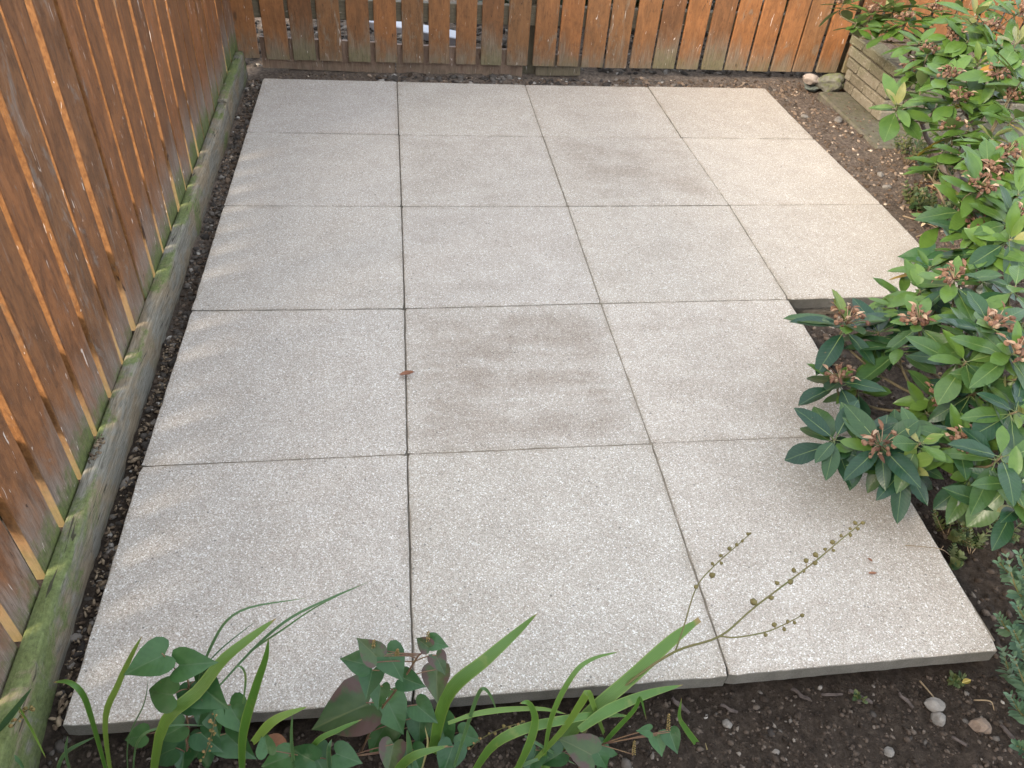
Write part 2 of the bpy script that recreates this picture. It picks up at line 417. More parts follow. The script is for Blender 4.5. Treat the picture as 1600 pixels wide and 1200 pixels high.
M['slate'] = mat_stone('slate', (0.06, 0.072, 0.068), (0.12, 0.135, 0.125), 0.2)
M['stone'] = mat_stone('bed_stone', (0.11, 0.097, 0.082), (0.23, 0.205, 0.175))
M['brownstone'] = mat_stone('brown_stone', (0.10, 0.07, 0.05), (0.20, 0.145, 0.105))
M['brick'] = mat_brick()
M['concrete'] = mat_stone('old_concrete', (0.065, 0.055, 0.042), (0.15, 0.13, 0.105), 0.25, 45)
M['mortar'] = mat_plain('mortar', (0.05, 0.042, 0.03), (0.11, 0.095, 0.07))
M['plastic'] = mat_plain('white_plastic', (0.30, 0.30, 0.33), (0.36, 0.36, 0.39), 8, 0.4, 0.4, 0.05)
M['rh_leaf'] = mat_leaf('rhododendron_leaf', (0.010, 0.036, 0.017), (0.078, 0.138, 0.022), (0.15, 0.20, 0.07), (0.11, 0.15, 0.06), 0.34, lit_toned=True)
M['rh_young'] = mat_leaf('rhododendron_young', (0.095, 0.150, 0.030), (0.17, 0.165, 0.055), (0.33, 0.33, 0.14), (0.24, 0.24, 0.11), 0.42)
M['rh_yellow'] = mat_leaf('rhododendron_yellowing', (0.30, 0.145, 0.02), (0.19, 0.16, 0.03), (0.45, 0.36, 0.12), (0.38, 0.25, 0.06), 0.5)
M['rh_bark'] = mat_plain('rhododendron_bark', (0.055, 0.042, 0.034), (0.15, 0.12, 0.10), 50, 0.9)
M['rh_green_twig'] = mat_plain('rhododendron_twig', (0.075, 0.065, 0.036), (0.13, 0.10, 0.06), 40, 0.8)
M['seed'] = mat_crumbs('dried_flowers', [(0.0, (0.065, 0.032, 0.021)), (0.4, (0.125, 0.066, 0.042)), (0.75, (0.21, 0.13, 0.085)), (1.0, (0.34, 0.25, 0.17))], 0.8, 80)
M['heart'] = mat_leaf('heart_leaf', (0.022, 0.066, 0.020), (0.040, 0.096, 0.026), (0.055, 0.10, 0.04), (0.07, 0.11, 0.055), 0.42, blotch=None)
M['heart_red'] = mat_leaf('heart_leaf_reddened', (0.034, 0.062, 0.020), (0.055, 0.080, 0.026), (0.07, 0.09, 0.035), (0.09, 0.09, 0.055), 0.42, blotch=(0.070, 0.030, 0.032))
M['redstem'] = mat_plain('red_stem', (0.11, 0.05, 0.04), (0.17, 0.11, 0.05), 60, 0.6)
M['spike'] = mat_crumbs('flower_spike', [(0.0, (0.13, 0.10, 0.035)), (0.6, (0.21, 0.16, 0.06)), (1.0, (0.28, 0.17, 0.07))])
M['strap'] = mat_blade('strap_leaf', (0.052, 0.125, 0.018), (0.115, 0.180, 0.030), (0.26, 0.14, 0.06))
M['grass'] = mat_blade('grass_blade', (0.038, 0.085, 0.038), (0.075, 0.14, 0.05), (0.16, 0.19, 0.09))
M['dryblade'] = mat_blade('dry_blade', (0.33, 0.28, 0.13), (0.24, 0.16, 0.08), (0.22, 0.12, 0.07))
M['stalk'] = mat_plain('seed_stalk', (0.095, 0.10, 0.03), (0.14, 0.11, 0.05), 30, 0.6)
M['stalk_green'] = mat_plain('seed_stalk_green', (0.15, 0.20, 0.045), (0.20, 0.22, 0.06), 30, 0.6)
M['capsule'] = mat_crumbs('seed_capsule', [(0.0, (0.075, 0.065, 0.028)), (0.5, (0.13, 0.115, 0.045)), (1.0, (0.20, 0.12, 0.06))])
M['spurge'] = mat_leaf('spurge_leaf', (0.050, 0.098, 0.060), (0.105, 0.165, 0.092), (0.14, 0.20, 0.12), (0.12, 0.17, 0.12), 0.6)
M['weed'] = mat_leaf('weed_leaf', (0.035, 0.066, 0.022), (0.105, 0.110, 0.036), (0.16, 0.20, 0.09), (0.15, 0.18, 0.09), 0.6)
M['drystem'] = mat_plain('dry_stem', (0.15, 0.105, 0.06), (0.28, 0.21, 0.13), 40, 0.85)
M['deadleaf'] = mat_leaf('dead_leaf', (0.20, 0.085, 0.045), (0.27, 0.13, 0.07), (0.14, 0.06, 0.035), (0.25, 0.14, 0.09), 0.6, trans=0)
M['chip'] = mat_plain('wood_chip', (0.035, 0.026, 0.022), (0.10, 0.078, 0.066), 70, 0.9)
M['added_hedge'] = mat_leaf('added_hedge_leaf', (0.015, 0.03, 0.010), (0.035, 0.06, 0.02), (0.06, 0.09, 0.03), (0.05, 0.07, 0.03), 0.6, trans=0)

# ------------------------------------------------------------------ ground
def in_patio(x, y, m=0.0):
    if y < -m or y > 2.97 + m or x < -m: return False
    return x < (1.80 + m if y < 1.205 - m else 2.415 + m)
def soil_z(x, y):
    z = -0.078 + 0.035 * sstep(0.2, 2.6, y)
    z += 0.018 * sstep(1.85, 2.6, x) * sstep(-0.4, 0.6, y) * sstep(3.1, 2.4, y)
    z = lerp(z, -0.048, sstep(0.05, -0.05, x) * sstep(-0.1, 0.1, y))
    z = lerp(z, -0.055, sstep(2.9, 3.1, y) * sstep(2.0, 1.6, x))
    z = lerp(z, -0.010, sstep(3.28, 3.6, y))
    z += 0.012 * noise.noise((x * 5, y * 5, 0)) + 0.010 * noise.noise((x * 17, y * 17, 3)) + 0.008 * noise.noise((x * 46, y * 46, 8))
    if in_patio(x, y, -0.03): z = min(z, -0.10)
    return z
def axis(lo, hi, step, far):
    a = list(np.arange(lo, hi + 1e-6, step)); s = step; x = hi
    right = []
    while x < far: s *= 1.5; x += s; right.append(x)
    s = step; x = lo; left = []
    while x > -far: s *= 1.5; x -= s; left.append(x)
    return left[::-1] + a + right
xs = axis(-0.24, 3.7, 0.019, 80); ys = axis(-0.55, 3.9, 0.019, 80)
nx, ny = len(xs), len(ys)
V = np.array([(x, y, soil_z(x, y)) for y in ys for x in xs])
ii = (np.arange(ny - 1)[:, None] * nx + np.arange(nx - 1)[None, :]).ravel()
F = np.stack([ii, ii + 1, ii + nx + 1, ii + nx], 1)
ground = link('ground', mesh_np('ground', V, F, True), M['soil'])
tag(ground, 'dark brown garden soil around the paving', kind='structure')

# ------------------------------------------------------------------ patio: bed and slabs
GX = {(0,5):(-.004,2.973),(1,5):(.595,2.968),(2,5):(1.192,2.963),(3,5):(1.792,2.969),(4,5):(2.388,2.976),
      (0,4):(-.003,2.402),(1,4):(.599,2.396),(2,4):(1.195,2.394),(3,4):(1.798,2.398),(4,4):(2.402,2.401),
      (0,3):(-.002,1.810),(1,3):(.603,1.806),(2,3):(1.200,1.806),(3,3):(1.816,1.814),(4,3):(2.432,1.825),
      (0,2):(-.001,1.204),(1,2):(.605,1.197),(2,2):(1.201,1.208),(3,2):(1.811,1.214),(4,2):(2.44,1.222),
      (0,1):(-.004,.603),(1,1):(.603,.608),(2,1):(1.209,.611),(3,1):(1.802,.612),
      (0,0):(.001,-.004),(1,0):(.604,-.008),(2,0):(1.206,-.009),(3,0):(1.778,-.002)}
def box_verts(x0, x1, y0, y1, z0, z1):
    return [(x0,y0,z0),(x1,y0,z0),(x1,y1,z0),(x0,y1,z0),(x0,y0,z1),(x1,y0,z1),(x1,y1,z1),(x0,y1,z1)]
BF = [(0,3,2,1),(4,5,6,7),(0,1,5,4),(1,2,6,5),(2,3,7,6),(3,0,4,7)]
def boxes(name, lst):
    V, F = [], []
    for b in lst:
        o = len(V); V += box_verts(*b); F += [tuple(i + o for i in f) for f in BF]
    return mesh(name, V, F)
patio = link('patio', boxes('bedding', [(0.02, 0.596, 0.022, 2.95, -0.12, -0.0036), (0.612, 1.785, 0.022, 2.945, -0.12, -0.0030), (1.7851, 2.38, 1.235, 2.94, -0.12, -0.0034), (0.5961, 0.6119, 0.024, 2.94, -0.12, -0.009)]), M['bed'])
tag(patio, 'patio of square pale concrete slabs laid in a grid', kind='structure')

def slab_mesh(c, seed, gaps):
    """c: corners SW SE NE NW; top outline slightly ragged, arris rounded"""
    rs = random.Random(seed)
    pts = []; N = 34
    cs = [Vector((*p, 0)) for p in c]; cen = sum(cs, Vector()) / 4
    q = []
    for i in range(4):
        # push each corner in by the half joint of both its sides
        a, b, d = cs[i - 1], cs[i], cs[(i + 1) % 4]
        e1 = (b - a).normalized(); e2 = (d - b).normalized()
        n1 = Vector((-e1.y, e1.x, 0)); n2 = Vector((-e2.y, e2.x, 0))
        q.append(b + n1 * gaps[i - 1] + n2 * gaps[i])
    for i in range(4):
        a, b = q[i], q[(i + 1) % 4]
        e = (b - a).normalized(); n = Vector((-e.y, e.x, 0))
        for k in range(N):
            t = k / N
            w = 0.0011 * noise.noise((t * 13, seed * 3.7 + i, 0)) + 0.0010 * noise.noise((t * 50, seed * 1.3 + i, 5)) + 0.0030 * max(0, noise.noise((t * 31, seed * 2.9 + i, 9)) - 0.45)
            if k == 0: pts.append((a + n * 0.002 + (q[i] - q[i - 1]).normalized() * -0.002)); continue
            pts.append(a.lerp(b, t) + n * (0.0006 + w))
    m = len(pts); V = []; F = []
    dz = rs.uniform(-0.0014, 0.0014)
    rings = [(0.0, -0.038), (0.0, -0.0035), (0.0010, -0.0010), (0.0032, 0.0)]
    for ins, z in rings:
        for k, p in enumerate(pts):
            d = (cen - p); d.z = 0; d.normalize()
            extra = 0.0022 * max(0, noise.noise((p.x * 21, p.y * 21, seed))) if ins else 0
            V.append(p + d * (ins + extra * (ins > 0)) + Vector((0, 0, z + dz - extra * 0.25)))
    for r in range(len(rings) - 1):
        for k in range(m):
            a = r * m + k; b = r * m + (k + 1) % m
            F.append((a, b, b + m, a + m))
    F.append(tuple(range(3 * m, 4 * m)))
    F.append(tuple(range(m - 1, -1, -1)))
    me = mesh('paving_slab', V, F)
    x0, x1 = min(v.x for v in V), max(v.x for v in V); y0, y1 = min(v.y for v in V), max(v.y for v in V)
    uv = me.uv_layers.new(name='UVMap')
    for lp_ in me.loops:
        w = V[lp_.vertex_index]; uv.data[lp_.index].uv = ((w.x - x0) / (x1 - x0), (w.y - y0) / (y1 - y0))
    return me
stains = {(2, 3): 0.48, (1, 1): 0.74, (1, 2): 0.22, (2, 1): 0.32, (0, 1): 0.12, (2, 0): 0.22, (1, 3): 0.25, (0, 3): 0.15, (2, 2): 0.2, (0, 0): 0.12}
rsl = random.Random(5)
for j in range(5):
    for i in range(4):
        if i == 3 and j < 2: continue
        c = [GX[(i, j)], GX[(i + 1, j)], GX[(i + 1, j + 1)], GX[(i, j + 1)]]
        g = [0.0002 if j else 0.0, 0.0008 if i == 0 else 0.0002, 0.0002, 0.0008 if i == 1 else 0.0002]
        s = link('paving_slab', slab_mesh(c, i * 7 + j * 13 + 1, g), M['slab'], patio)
        w = 0.97 + rsl.uniform(-0.03, 0.03) - (0.05 if (i, j) in ((2, 0), (1, 0)) else 0)  # two front slabs made darker in colour to offset strong light there
        s.color = (w * (1.0 + 0.010 * i), w * (0.985 + 0.004 * rsl.random()), w * (0.975 - 0.014 * i + 0.012 * rsl.random()), stains.get((i, j), rsl.uniform(0, 0.12)))  # columns grow warmer to the right, painting in the warmer light
        if (i, j) == (1, 1): s['label'] = 'slab with the widest damp brown staining'

# ------------------------------------------------------------------ fences
def board_mesh(name, w, th, z0, z1, seed, nseg=18, rough=0.0012, axis='y'):
    """upright board: width along local y (or x), thickness behind the front face; origin on the near bottom front edge"""
    V, F = [], []
    prof = []
    b = 0.0022
    prof = [(0, b), (b, 0), (w - b, 0), (w, b), (w, th - b), (w - b, th), (b, th), (0, th - b)]
    for k in range(nseg + 1):
        z = lerp(z0, z1, k / nseg)
        for (u, d) in prof:
            e = rough * noise.noise((z * 9, seed * 2.1, u * 40)) + rough * 0.6 * noise.noise((z * 40, seed, u * 40 + 3))
            uu = u + (e if u < w / 2 else -e); dd = d + 0.4 * e
            zz = z + (0.004 * noise.noise((u * 30, seed, 1)) if k == 0 else 0)
            V.append((-dd, uu, zz) if axis == 'y' else (uu, dd, zz))
    m = len(prof)
    for k in range(nseg):
        for i in range(m):
            a = k * m + i; c = k * m + (i + 1) % m
            F.append((a, c, c + m, a + m))
    F.append(tuple(range(m - 1, -1, -1))); F.append(tuple(range(nseg * m, nseg * m + m)))
    me = mesh(name, V, F)
    bm = bmesh.new(); bm.from_mesh(me); bmesh.ops.recalc_face_normals(bm, faces=bm.faces[:]); bm.to_mesh(me); bm.free()
    return me
def fence_x(y): return -0.088 - 0.0148 * y
left = empty('slatted_fence', (fence_x(1.5), 1.5, 0))
tag(left, 'tall brown stained slatted fence running along the left of the patio', 'fence')
def child_at(o, parent, loc, rot=(0, 0, 0)):
    o.matrix_local = Matrix.Translation(Vector(loc) - parent.location) @ Euler(rot).to_matrix().to_4x4()
SK = math.atan(0.0148)
H_LEFT = 1.52
for k in range(-16, 27):
    y = 0.150 + 0.130 * k + jit(0.003)
    w = 0.106 + jit(0.003)
    o = link('slat', board_mesh('slat', w, 0.0235, 0.035 + jit(0.004), H_LEFT + jit(0.004), k + 40), M['left_slat'], left)
    child_at(o, left, (fence_x(y) - 0.002 + jit(0.002), y, 0), (jit(0.003), jit(0.004), SK + jit(0.006)))
def bar(name, mat, parent, p0, p1, w, h, bev=0.003):
    """straight timber from p0 to p1: w across, h high, p0/p1 on its centre line"""
    p0, p1 = Vector(p0), Vector(p1); L = (p1 - p0).length
    prof = [(-w/2+bev,-h/2),(w/2-bev,-h/2),(w/2,-h/2+bev),(w/2,h/2-bev),(w/2-bev,h/2),(-w/2+bev,h/2),(-w/2,h/2-bev),(-w/2,-h/2+bev)]
    V, F = [], []; n = 10; m = len(prof)
    for k in range(n + 1):
        for (a, c) in prof:
            e = 0.0015 * noise.noise((k * 3.1, a * 50, c * 50 + p0.y))
            V.append((a + e, c + e, L * k / n))      # local z runs along the timber, as for the slats
    for k in range(n):
        for i in range(m):
            a = k * m + i; c = k * m + (i + 1) % m
            F.append((a, c, c + m, a + m))
    F.append(tuple(range(m - 1, -1, -1))); F.append(tuple(range(n * m, n * m + m)))
    o = link(name, mesh(name, V, F), mat, parent)
    z = (p1 - p0).normalized(); up = Vector((0, 0, 1)) if abs(z.z) < 0.9 else Vector((0, 1, 0))
    x = up.cross(z).normalized(); y = z.cross(x)
    base = parent.location if parent else Vector()
    o.matrix_local = Matrix.Translation(p0 - base) @ Matrix((x, y, z)).transposed().to_4x4()
    return o
for zc in (0.252, 1.30):
    bar('rail', M['rail'], left, (fence_x(-2.0) - 0.0465, -2.0, zc), (fence_x(3.6) - 0.0465, 3.6, zc), 0.038, 0.088)
for y in (-1.95, -0.62, 1.136, 2.96):
    bar('post', M['rail'], left, (fence_x(y) - 0.1095, y, -0.3), (fence_x(y) - 0.1095, y, 1.5), 0.085, 0.085)
for k in range(16, 24):                      # far bay: unseen boards added behind the rail to block the sun
    y = 0.150 + 0.130 * k - 0.062
    if abs(y + 0.05 - 2.96) < 0.10: continue
    o = link('slat', board_mesh('slat', 0.1, 0.02, 0.03, 1.51, k + 90, 6), M['left_slat'], left)
    child_at(o, left, (fence_x(y) - 0.0695, y, 0), (0, 0, SK))

# edging timbers in front of the left fence
def edging(name, y0, y1, seed, dz, dx, label):
    n = int((y1 - y0) / 0.03); V, F = [], []
    prof = [(-0.036, -0.13), (0.0, -0.13), (0.001, -0.04), (0.0, 0.02), (-0.0008, 0.048), (-0.003, 0.0545), (-0.0075, 0.0572), (-0.022, 0.0585), (-0.034, 0.058), (-0.036, 0.056)]
    m = len(prof)
    for k in range(n + 1):
        y = lerp(y0, y1, k / n)
        for i, (a, z) in enumerate(prof):
            e = 0.0022 * noise.noise((y * 4, seed, i * 0.7)) + 0.0014 * noise.noise((y * 19, seed, i * 0.9))
            V.append((fence_x(y) + 0.037 + dx + a + (e if 0 < i < m - 1 else 0), y, z + dz + (e * 0.8 if z > 0 else 0)))
    for k in range(n):
        for i in range(m):
            a = k * m + i; c = k * m + (i + 1) % m
            F.append((a, a + m, c + m, c))
    F.append(tuple(range(m))); F.append(tuple(range(n * m + m - 1, n * m - 1, -1)))
    me = mesh(name, V, F, False)
    bm = bmesh.new(); bm.from_mesh(me); bmesh.ops.recalc_face_normals(bm, faces=bm.faces[:])
    for f in bm.faces: f.smooth = len(f.verts) == 4
    bm.to_mesh(me); bm.free()
    o = link(name, me, M['edging'])
    tag(o, label, 'timber edging', 'timber edging along the left fence')
    return o
edging('edging_board', -0.65, 2.548, 3, 0.0, 0, 'long weathered grey timber edging board with green algae below the left fence')
edging('edging_board', 2.556, 3.13, 9, 0.006, -0.003, 'short mossy timber edging board in the far left corner by the back fence')

# back fence
back = empty('slatted_fence', (1.4, 3.2, 0))
tag(back, 'orange brown slatted fence with open gaps across the back', 'fence')
slats = [(368,407),(417,453),(459,494),(500,535),(545,579),(587,621),(629,662),(670,702),(712,743),(751,783),(791,824),(832,866),(870,903),(908,943),(945,978),(984,1017),(1020,1054),(1057,1090),(1096,1130),(1132,1167),(1168,1203),(1204,1237),(1238,1275),(1275,1310)]
YB = 3.2
sx = [(ony(a, 91 + (a - 400) * .025, YB).x, ony(b, 91 + (a - 400) * .025, YB).x) for a, b in slats]
x = sx[-1][1]
while x < 4.6:
    sx.append((x + 0.022, x + 0.130)); x += 0.130
for k, (a, b) in enumerate(sx):
    w = min(0.110, b - a)
    o = link('slat', board_mesh('slat', w, 0.019, (0.004 if k else 0.010) + jit(0.002), 1.25 + jit(0.01), k + 130, 14, axis='x'), M['back_slat'], back)
    lean = {3: 0.012, 4: 0.010}.get(k, 0)
    child_at(o, back, (a, YB + jit(0.002), 0), (jit(0.004), lean + jit(0.004), jit(0.008)))
for zc in (0.228, 1.05):
    bar('rail', M['rail'], back, (-0.35, YB + 0.041, zc), (4.7, YB + 0.041, zc), 0.038, 0.088)
for xx in (-0.23, 1.245, 2.94, 4.6):
    bar('post', M['rail'], back, (xx, YB + 0.106, -0.4), (xx, YB + 0.106, 1.22), 0.085, 0.085)
def plank(name, mat, parent, x0, x1, z0a, z0b, z1a, z1b, y, th, seed):
    n = 14; V, F = [], []
    for k in range(n + 1):
        t = k / n; xx = lerp(x0, x1, t); e = 0.0018 * noise.noise((xx * 8, seed, 0)); f = 0.0018 * noise.noise((xx * 8, seed, 4))
        za, zb = lerp(z0a, z0b, t) + e, lerp(z1a, z1b, t) + f
        V += [(xx, y, za), (xx, y, zb), (xx, y + th, zb), (xx, y + th, za)]
    for k in range(n):
        for i in range(4):
            a = k * 4 + i; c = k * 4 + (i + 1) % 4
            F.append((a, a + 4, c + 4, c))
    F.append((0, 1, 2, 3)); F.append((n * 4 + 3, n * 4 + 2, n * 4 + 1, n * 4))
    V = [Vector(v) - parent.location for v in V]
    me = mesh(name, V, F)
    bm = bmesh.new(); bm.from_mesh(me); bmesh.ops.recalc_face_normals(bm, faces=bm.faces[:]); bm.to_mesh(me); bm.free()
    return link(name, me, mat, parent)
plank('kick_board', M['kick'], back, -0.038, 0.588, -0.044, -0.058, 0.098, 0.085, YB + 0.0225, 0.02, 1)
plank('kick_board', M['kick'], back, 0.593, 1.215, -0.070, -0.080, 0.080, 0.068, YB + 0.0225, 0.02, 2)
plank('kick_board', M['kick'], back, 1.285, 1.51, -0.052, -0.048, 0.05, 0.05, YB + 0.0225, 0.02, 3)

# ------------------------------------------------------------------ brick planter
PX, PY0, PY1, PZ = 2.815, 2.63, 3.02, -0.014
planter = empty('brick_planter', (PX, PY0, PZ))
tag(planter, 'low raised bed of mossy cream painted bricks in the far right corner', 'planter')
def brick_mesh(x0, x1, y0, y1, z0, z1, seed, bev=0.005):
    V = box_verts(x0, x1, y0, y1, z0, z1); me = mesh('brick', V, BF)
    bm = bmesh.new(); bm.from_mesh(me)
    bmesh.ops.bevel(bm, geom=bm.edges[:] + bm.verts[:], offset=bev, segments=1, affect='EDGES')
    for v in bm.verts: v.co += Vector([0.0035 * noise.noise((v.co.x * 31 + s * 9, v.co.y * 31, v.co.z * 31 + seed)) for s in range(3)])
    bm.to_mesh(me); bm.free(); return me
C_H = 0.050
for c in range(5):
    z0 = c * C_H + 0.0032; z1 = (c + 1) * C_H - 0.0032
    lean = 0.008 * c
    yf = PY1 - PY0 + 0.02 * c
    cuts = {0: [0, 0.09, 0.30, yf], 1: [0, 0.215, yf - 0.06, yf], 2: [0, 0.10, 0.31, yf], 3: [0, 0.215, yf], 4: [0, 0.11, 0.33, yf]}[c]
    for a, b in zip(cuts, cuts[1:]):
        if b - a < 0.02: continue
        o = link('brick', brick_mesh(0.004 if c == 0 else 0, 0.10, a + 0.0045, b - 0.0045, z0, z1, c + a), M['brick'], planter)
    xx = 0.1025; off = 0.105 if c % 2 else 0
    first = True
    while xx < 1.6:
        L = (0.215 - off) if first else 0.215; first = False
        o = link('brick', brick_mesh(xx + 0.0045, xx + L - 0.0045, 0.0, 0.098, z0, z1, xx + c), M['brick'], planter)
        xx += L
# mortar core, soil filling and footing
core = link('mortar_core', boxes('core', [(0.012, 0.09, 0.012, PY1 - PY0 - 0.01, 0.0, 0.246), (0.0901, 1.6, 0.012, 0.09, 0.0, 0.246)]), M['mortar'], planter)
gx = np.linspace(0.095, 1.6, 40); gy = np.linspace(0.093, 0.53, 14)
V = [(a, b, 0.215 + 0.012 * noise.noise((a * 12, b * 12, 2)) + 0.006 * noise.noise((a * 40, b * 40, 2))) for b in gy for a in gx]
F = [(j * 40 + i, j * 40 + i + 1, (j + 1) * 40 + i + 1, (j + 1) * 40 + i) for j in range(13) for i in range(39)]
link('planter_soil', mesh('planter_soil', V, F, True), M['soil'], planter)
fm = brick_mesh(-0.135, 1.4, -0.27, PY1 - PY0 - 0.03, -0.06, 0.0, 4, 0.008)
link('concrete_footing', fm, M['concrete'], planter)

# ------------------------------------------------------------------ stones
def blob(seed, sub=2, rough=0.28, flat=0.15):
    bm = bmesh.new(); bmesh.ops.create_icosphere(bm, subdivisions=sub, radius=1.0)
    rs = random.Random(seed)
    planes = [Vector((rs.gauss(0, 1), rs.gauss(0, 1), rs.gauss(0, 1))).normalized() for _ in range(7)]
    for v in bm.verts:
        for pl in planes:
            d = v.co.dot(pl)
            if d > 0.72: v.co -= pl * (d - 0.72) * 0.85
        v.co *= 1 + rough * noise.noise(v.co * 1.3 + Vector((seed * 3.1, 0, 0))) + 0.08 * noise.noise(v.co * 5 + Vector((0, seed, 0)))
    me = bpy.data.meshes.new('stone'); bm.to_mesh(me); bm.free(); return me
def stone(name, loc, size, rotz, mat, label, cat, group=None, seed=0, sub=3, tilt=0):
    o = link(name, blob(seed, sub), mat)
    o.location = loc; o.scale = size; o.rotation_euler = (tilt, tilt * 0.5, rotz)
    tag(o, label, cat, group); return o
p = onz(1302, 126, 0.02); stone('rock', (p.x, p.y, 0.008), (0.085, 0.058, 0.052), 0.15, M['rock'], 'mossy grey boulder beside the brick planter', 'rock', 'rocks by the planter', 4)
p = onz(1267, 121, 0.03); stone('rock', (p.x, p.y, 0.022), (0.050, 0.034, 0.024), 0.1, M['pinkrock'], 'small pale pinkish rock on a piece of slate', 'rock', 'rocks by the planter', 12)
p = onz(1273, 133, -0.02); stone('slate_piece', (p.x, p.y + 0.005, -0.02), (0.065, 0.05, 0.026), 0.5, M['slate'], 'grey green slate piece under the small pale rock', 'slate', None, 21)
bedstones = [(1460, 916 + 186, 26, 'stone', 'pale angular stone in the front soil, upper of a close pair'),
             (1467, 1122, 22, 'stone', 'grey stone in the front soil, lower of a close pair'),
             (1531, 1135, 30, 'brownstone', 'flat brown stone at the right of the front soil'),
             (1389, 1173, 17, 'stone', 'small grey stone alone in the front soil by the frame edge'),
             (1137, 1131, 17, 'stone', 'rounded grey stone in the front soil below the slab joint'),
             (1262, 496, 16, 'stone', 'little grey stone in the notch of the patio'),
             (1374, 277, 11, 'stone', 'white pebble on the bare soil right of the patio'),
             (1387, 289, 13, 'stone', 'blue grey pebble beside the white pebble right of the patio'),
             (1310, 187, 13, 'stone', 'pinkish pebble on the soil in front of the concrete footing'),
             (1256, 184, 11, 'stone', 'pale pebble close to the far right slab edge')]
for k, (a, b, s, mt, lab) in enumerate(bedstones):
    z = -0.06; p = onz(a, b, z); p = onz(a, b, soil_z(p.x, p.y) + 0.004)
    d = (p - CAM).length; r = s / FOC * d / 2 * 0.85
    stone('stone', (p.x, p.y, soil_z(p.x, p.y) + r * 0.35), (r * 1.15, r, r * 0.8), k * 1.3, M[mt], lab, 'stone', 'loose stones on the soil', 30 + k, 2)

# ------------------------------------------------------------------ crumbs, gravel, litter: one mass each
def base_shapes(n):
    out = []
    for s in range(n):
        bm = bmesh.new(); bmesh.ops.create_icosphere(bm, subdivisions=1, radius=1)
        rs = random.Random(s)
        vs = np.array([v.co * (1 + rs.uniform(-0.3, 0.25)) for v in bm.verts]); fs = np.array([[v.index for v in f.verts] for f in bm.faces]); bm.free()
        out.append((vs, fs))
    return out
SH = base_shapes(8)
def scatter(name, pts, sizes, flat, mat, stretch=1.3, smooth=False):
    Vs, Fs = [], []; off = 0
    for (p, s) in zip(pts, sizes):
        vs, fs = SH[rng.integers(len(SH))]
        e = Euler((rng.uniform(-.5, .5), rng.uniform(-.5, .5), rng.uniform(0, 6.28))).to_matrix()
        sc = np.array([s * rng.uniform(1, stretch), s * rng.uniform(0.7, 1.0), s * rng.uniform(flat * 0.7, flat)])
        Vs.append((vs * sc) @ np.array(e).T + np.array(p)); Fs.append(fs + off); off += len(vs)
    return link(name, mesh_np(name, np.concatenate(Vs), np.concatenate(Fs), smooth), mat)
def pts_in(n, x0, x1, y0, y1, test, sink=0.0):
    out = []
    while len(out) < n:
        x, y = rng.uniform(x0, x1), rng.uniform(y0, y1)
        if test(x, y): out.append((x, y, soil_z(x, y) - sink))
    return out
def free(x, y):
    if in_patio(x, y, 0.004): return False
    if x < fence_x(y) + 0.045: return False
    if x > PX - 0.13 and y > PY0 - 0.26: return False
    return True
A = pts_in(15000, 0.0, 2.3, -0.36, 0.0, free); sa = np.abs(rng.normal(0, 0.0024, len(A))) + 0.0009
B = pts_in(9000, 1.8, 3.3, 0.0, 3.15, free); sb = np.abs(rng.normal(0, 0.0046, len(B))) + 0.0015
B2 = [(x, y, PZ + 0.001) for x, y in zip(rng.uniform(PX - 0.13, PX + 0.5, 320), rng.uniform(PY0 - 0.26, PY1 - 0.05, 320)) if not (x > PX - 0.005 and y > PY0 - 0.005)]; B += B2; sb = np.concatenate([sb, rng.uniform(0.0015, 0.006, len(B2))])
Cc = pts_in(1300, 0.0, 2.9, 2.975, 3.2, free); sc_ = np.abs(rng.normal(0, 0.0042, len(Cc))) + 0.0015
D = pts_in(2200, -0.12, 0.0, -0.2, 3.1, free); sd = np.abs(rng.normal(0, 0.0034, len(D))) + 0.0013
tag(scatter('soil_crumbs', A + B + Cc + D, np.concatenate([sa, sb, sc_, sd]), 0.85, M['crumb']), 'crumbly dark soil clods and grit', 'soil', kind='stuff')
A = pts_in(150, 0.0, 2.3, -0.36, 0.0, free); sa = np.abs(rng.normal(0, 0.0035, len(A))) + 0.0018
B = pts_in(420, 1.8, 3.3, 0.0, 3.15, free); sb = np.abs(rng.normal(0, 0.005, len(B))) + 0.002
Cc = pts_in(420, 0.5, 2.0, 2.985, 3.2, free); sc_ = np.abs(rng.normal(0, 0.008, len(Cc))) + 0.004
D = pts_in(700, -0.12, 0.0, -0.1, 3.1, free); sd = np.abs(rng.normal(0, 0.005, len(D))) + 0.004
E_ = pts_in(6000, -0.6, 3.2, 3.27, 4.9, lambda x, y: True); se = np.abs(rng.normal(0, 0.008, len(E_))) + 0.009
tag(scatter('gravel', A + B + Cc + D + E_, np.concatenate([sa, sb, sc_, sd, se]), 0.7, M['gravel']), 'mixed grey and brown gravel along the fences', 'gravel', kind='stuff')
D = [(x, y, z + 0.006) for x, y, z in pts_in(700, -0.10, 0.0, 0.02, 1.15, free)]
D += [(fence_x(y) + rng.uniform(0.004, 0.024), y, 0.060) for y in rng.normal(0.60, 0.02, 40)]
tag(scatter('bark_bits', D, np.abs(rng.normal(0, 0.0022, len(D))) + 0.0012, 0.5, M['bark'], 2.4), 'dry light brown bark bits beside the timber edging', 'bark', kind='stuff')
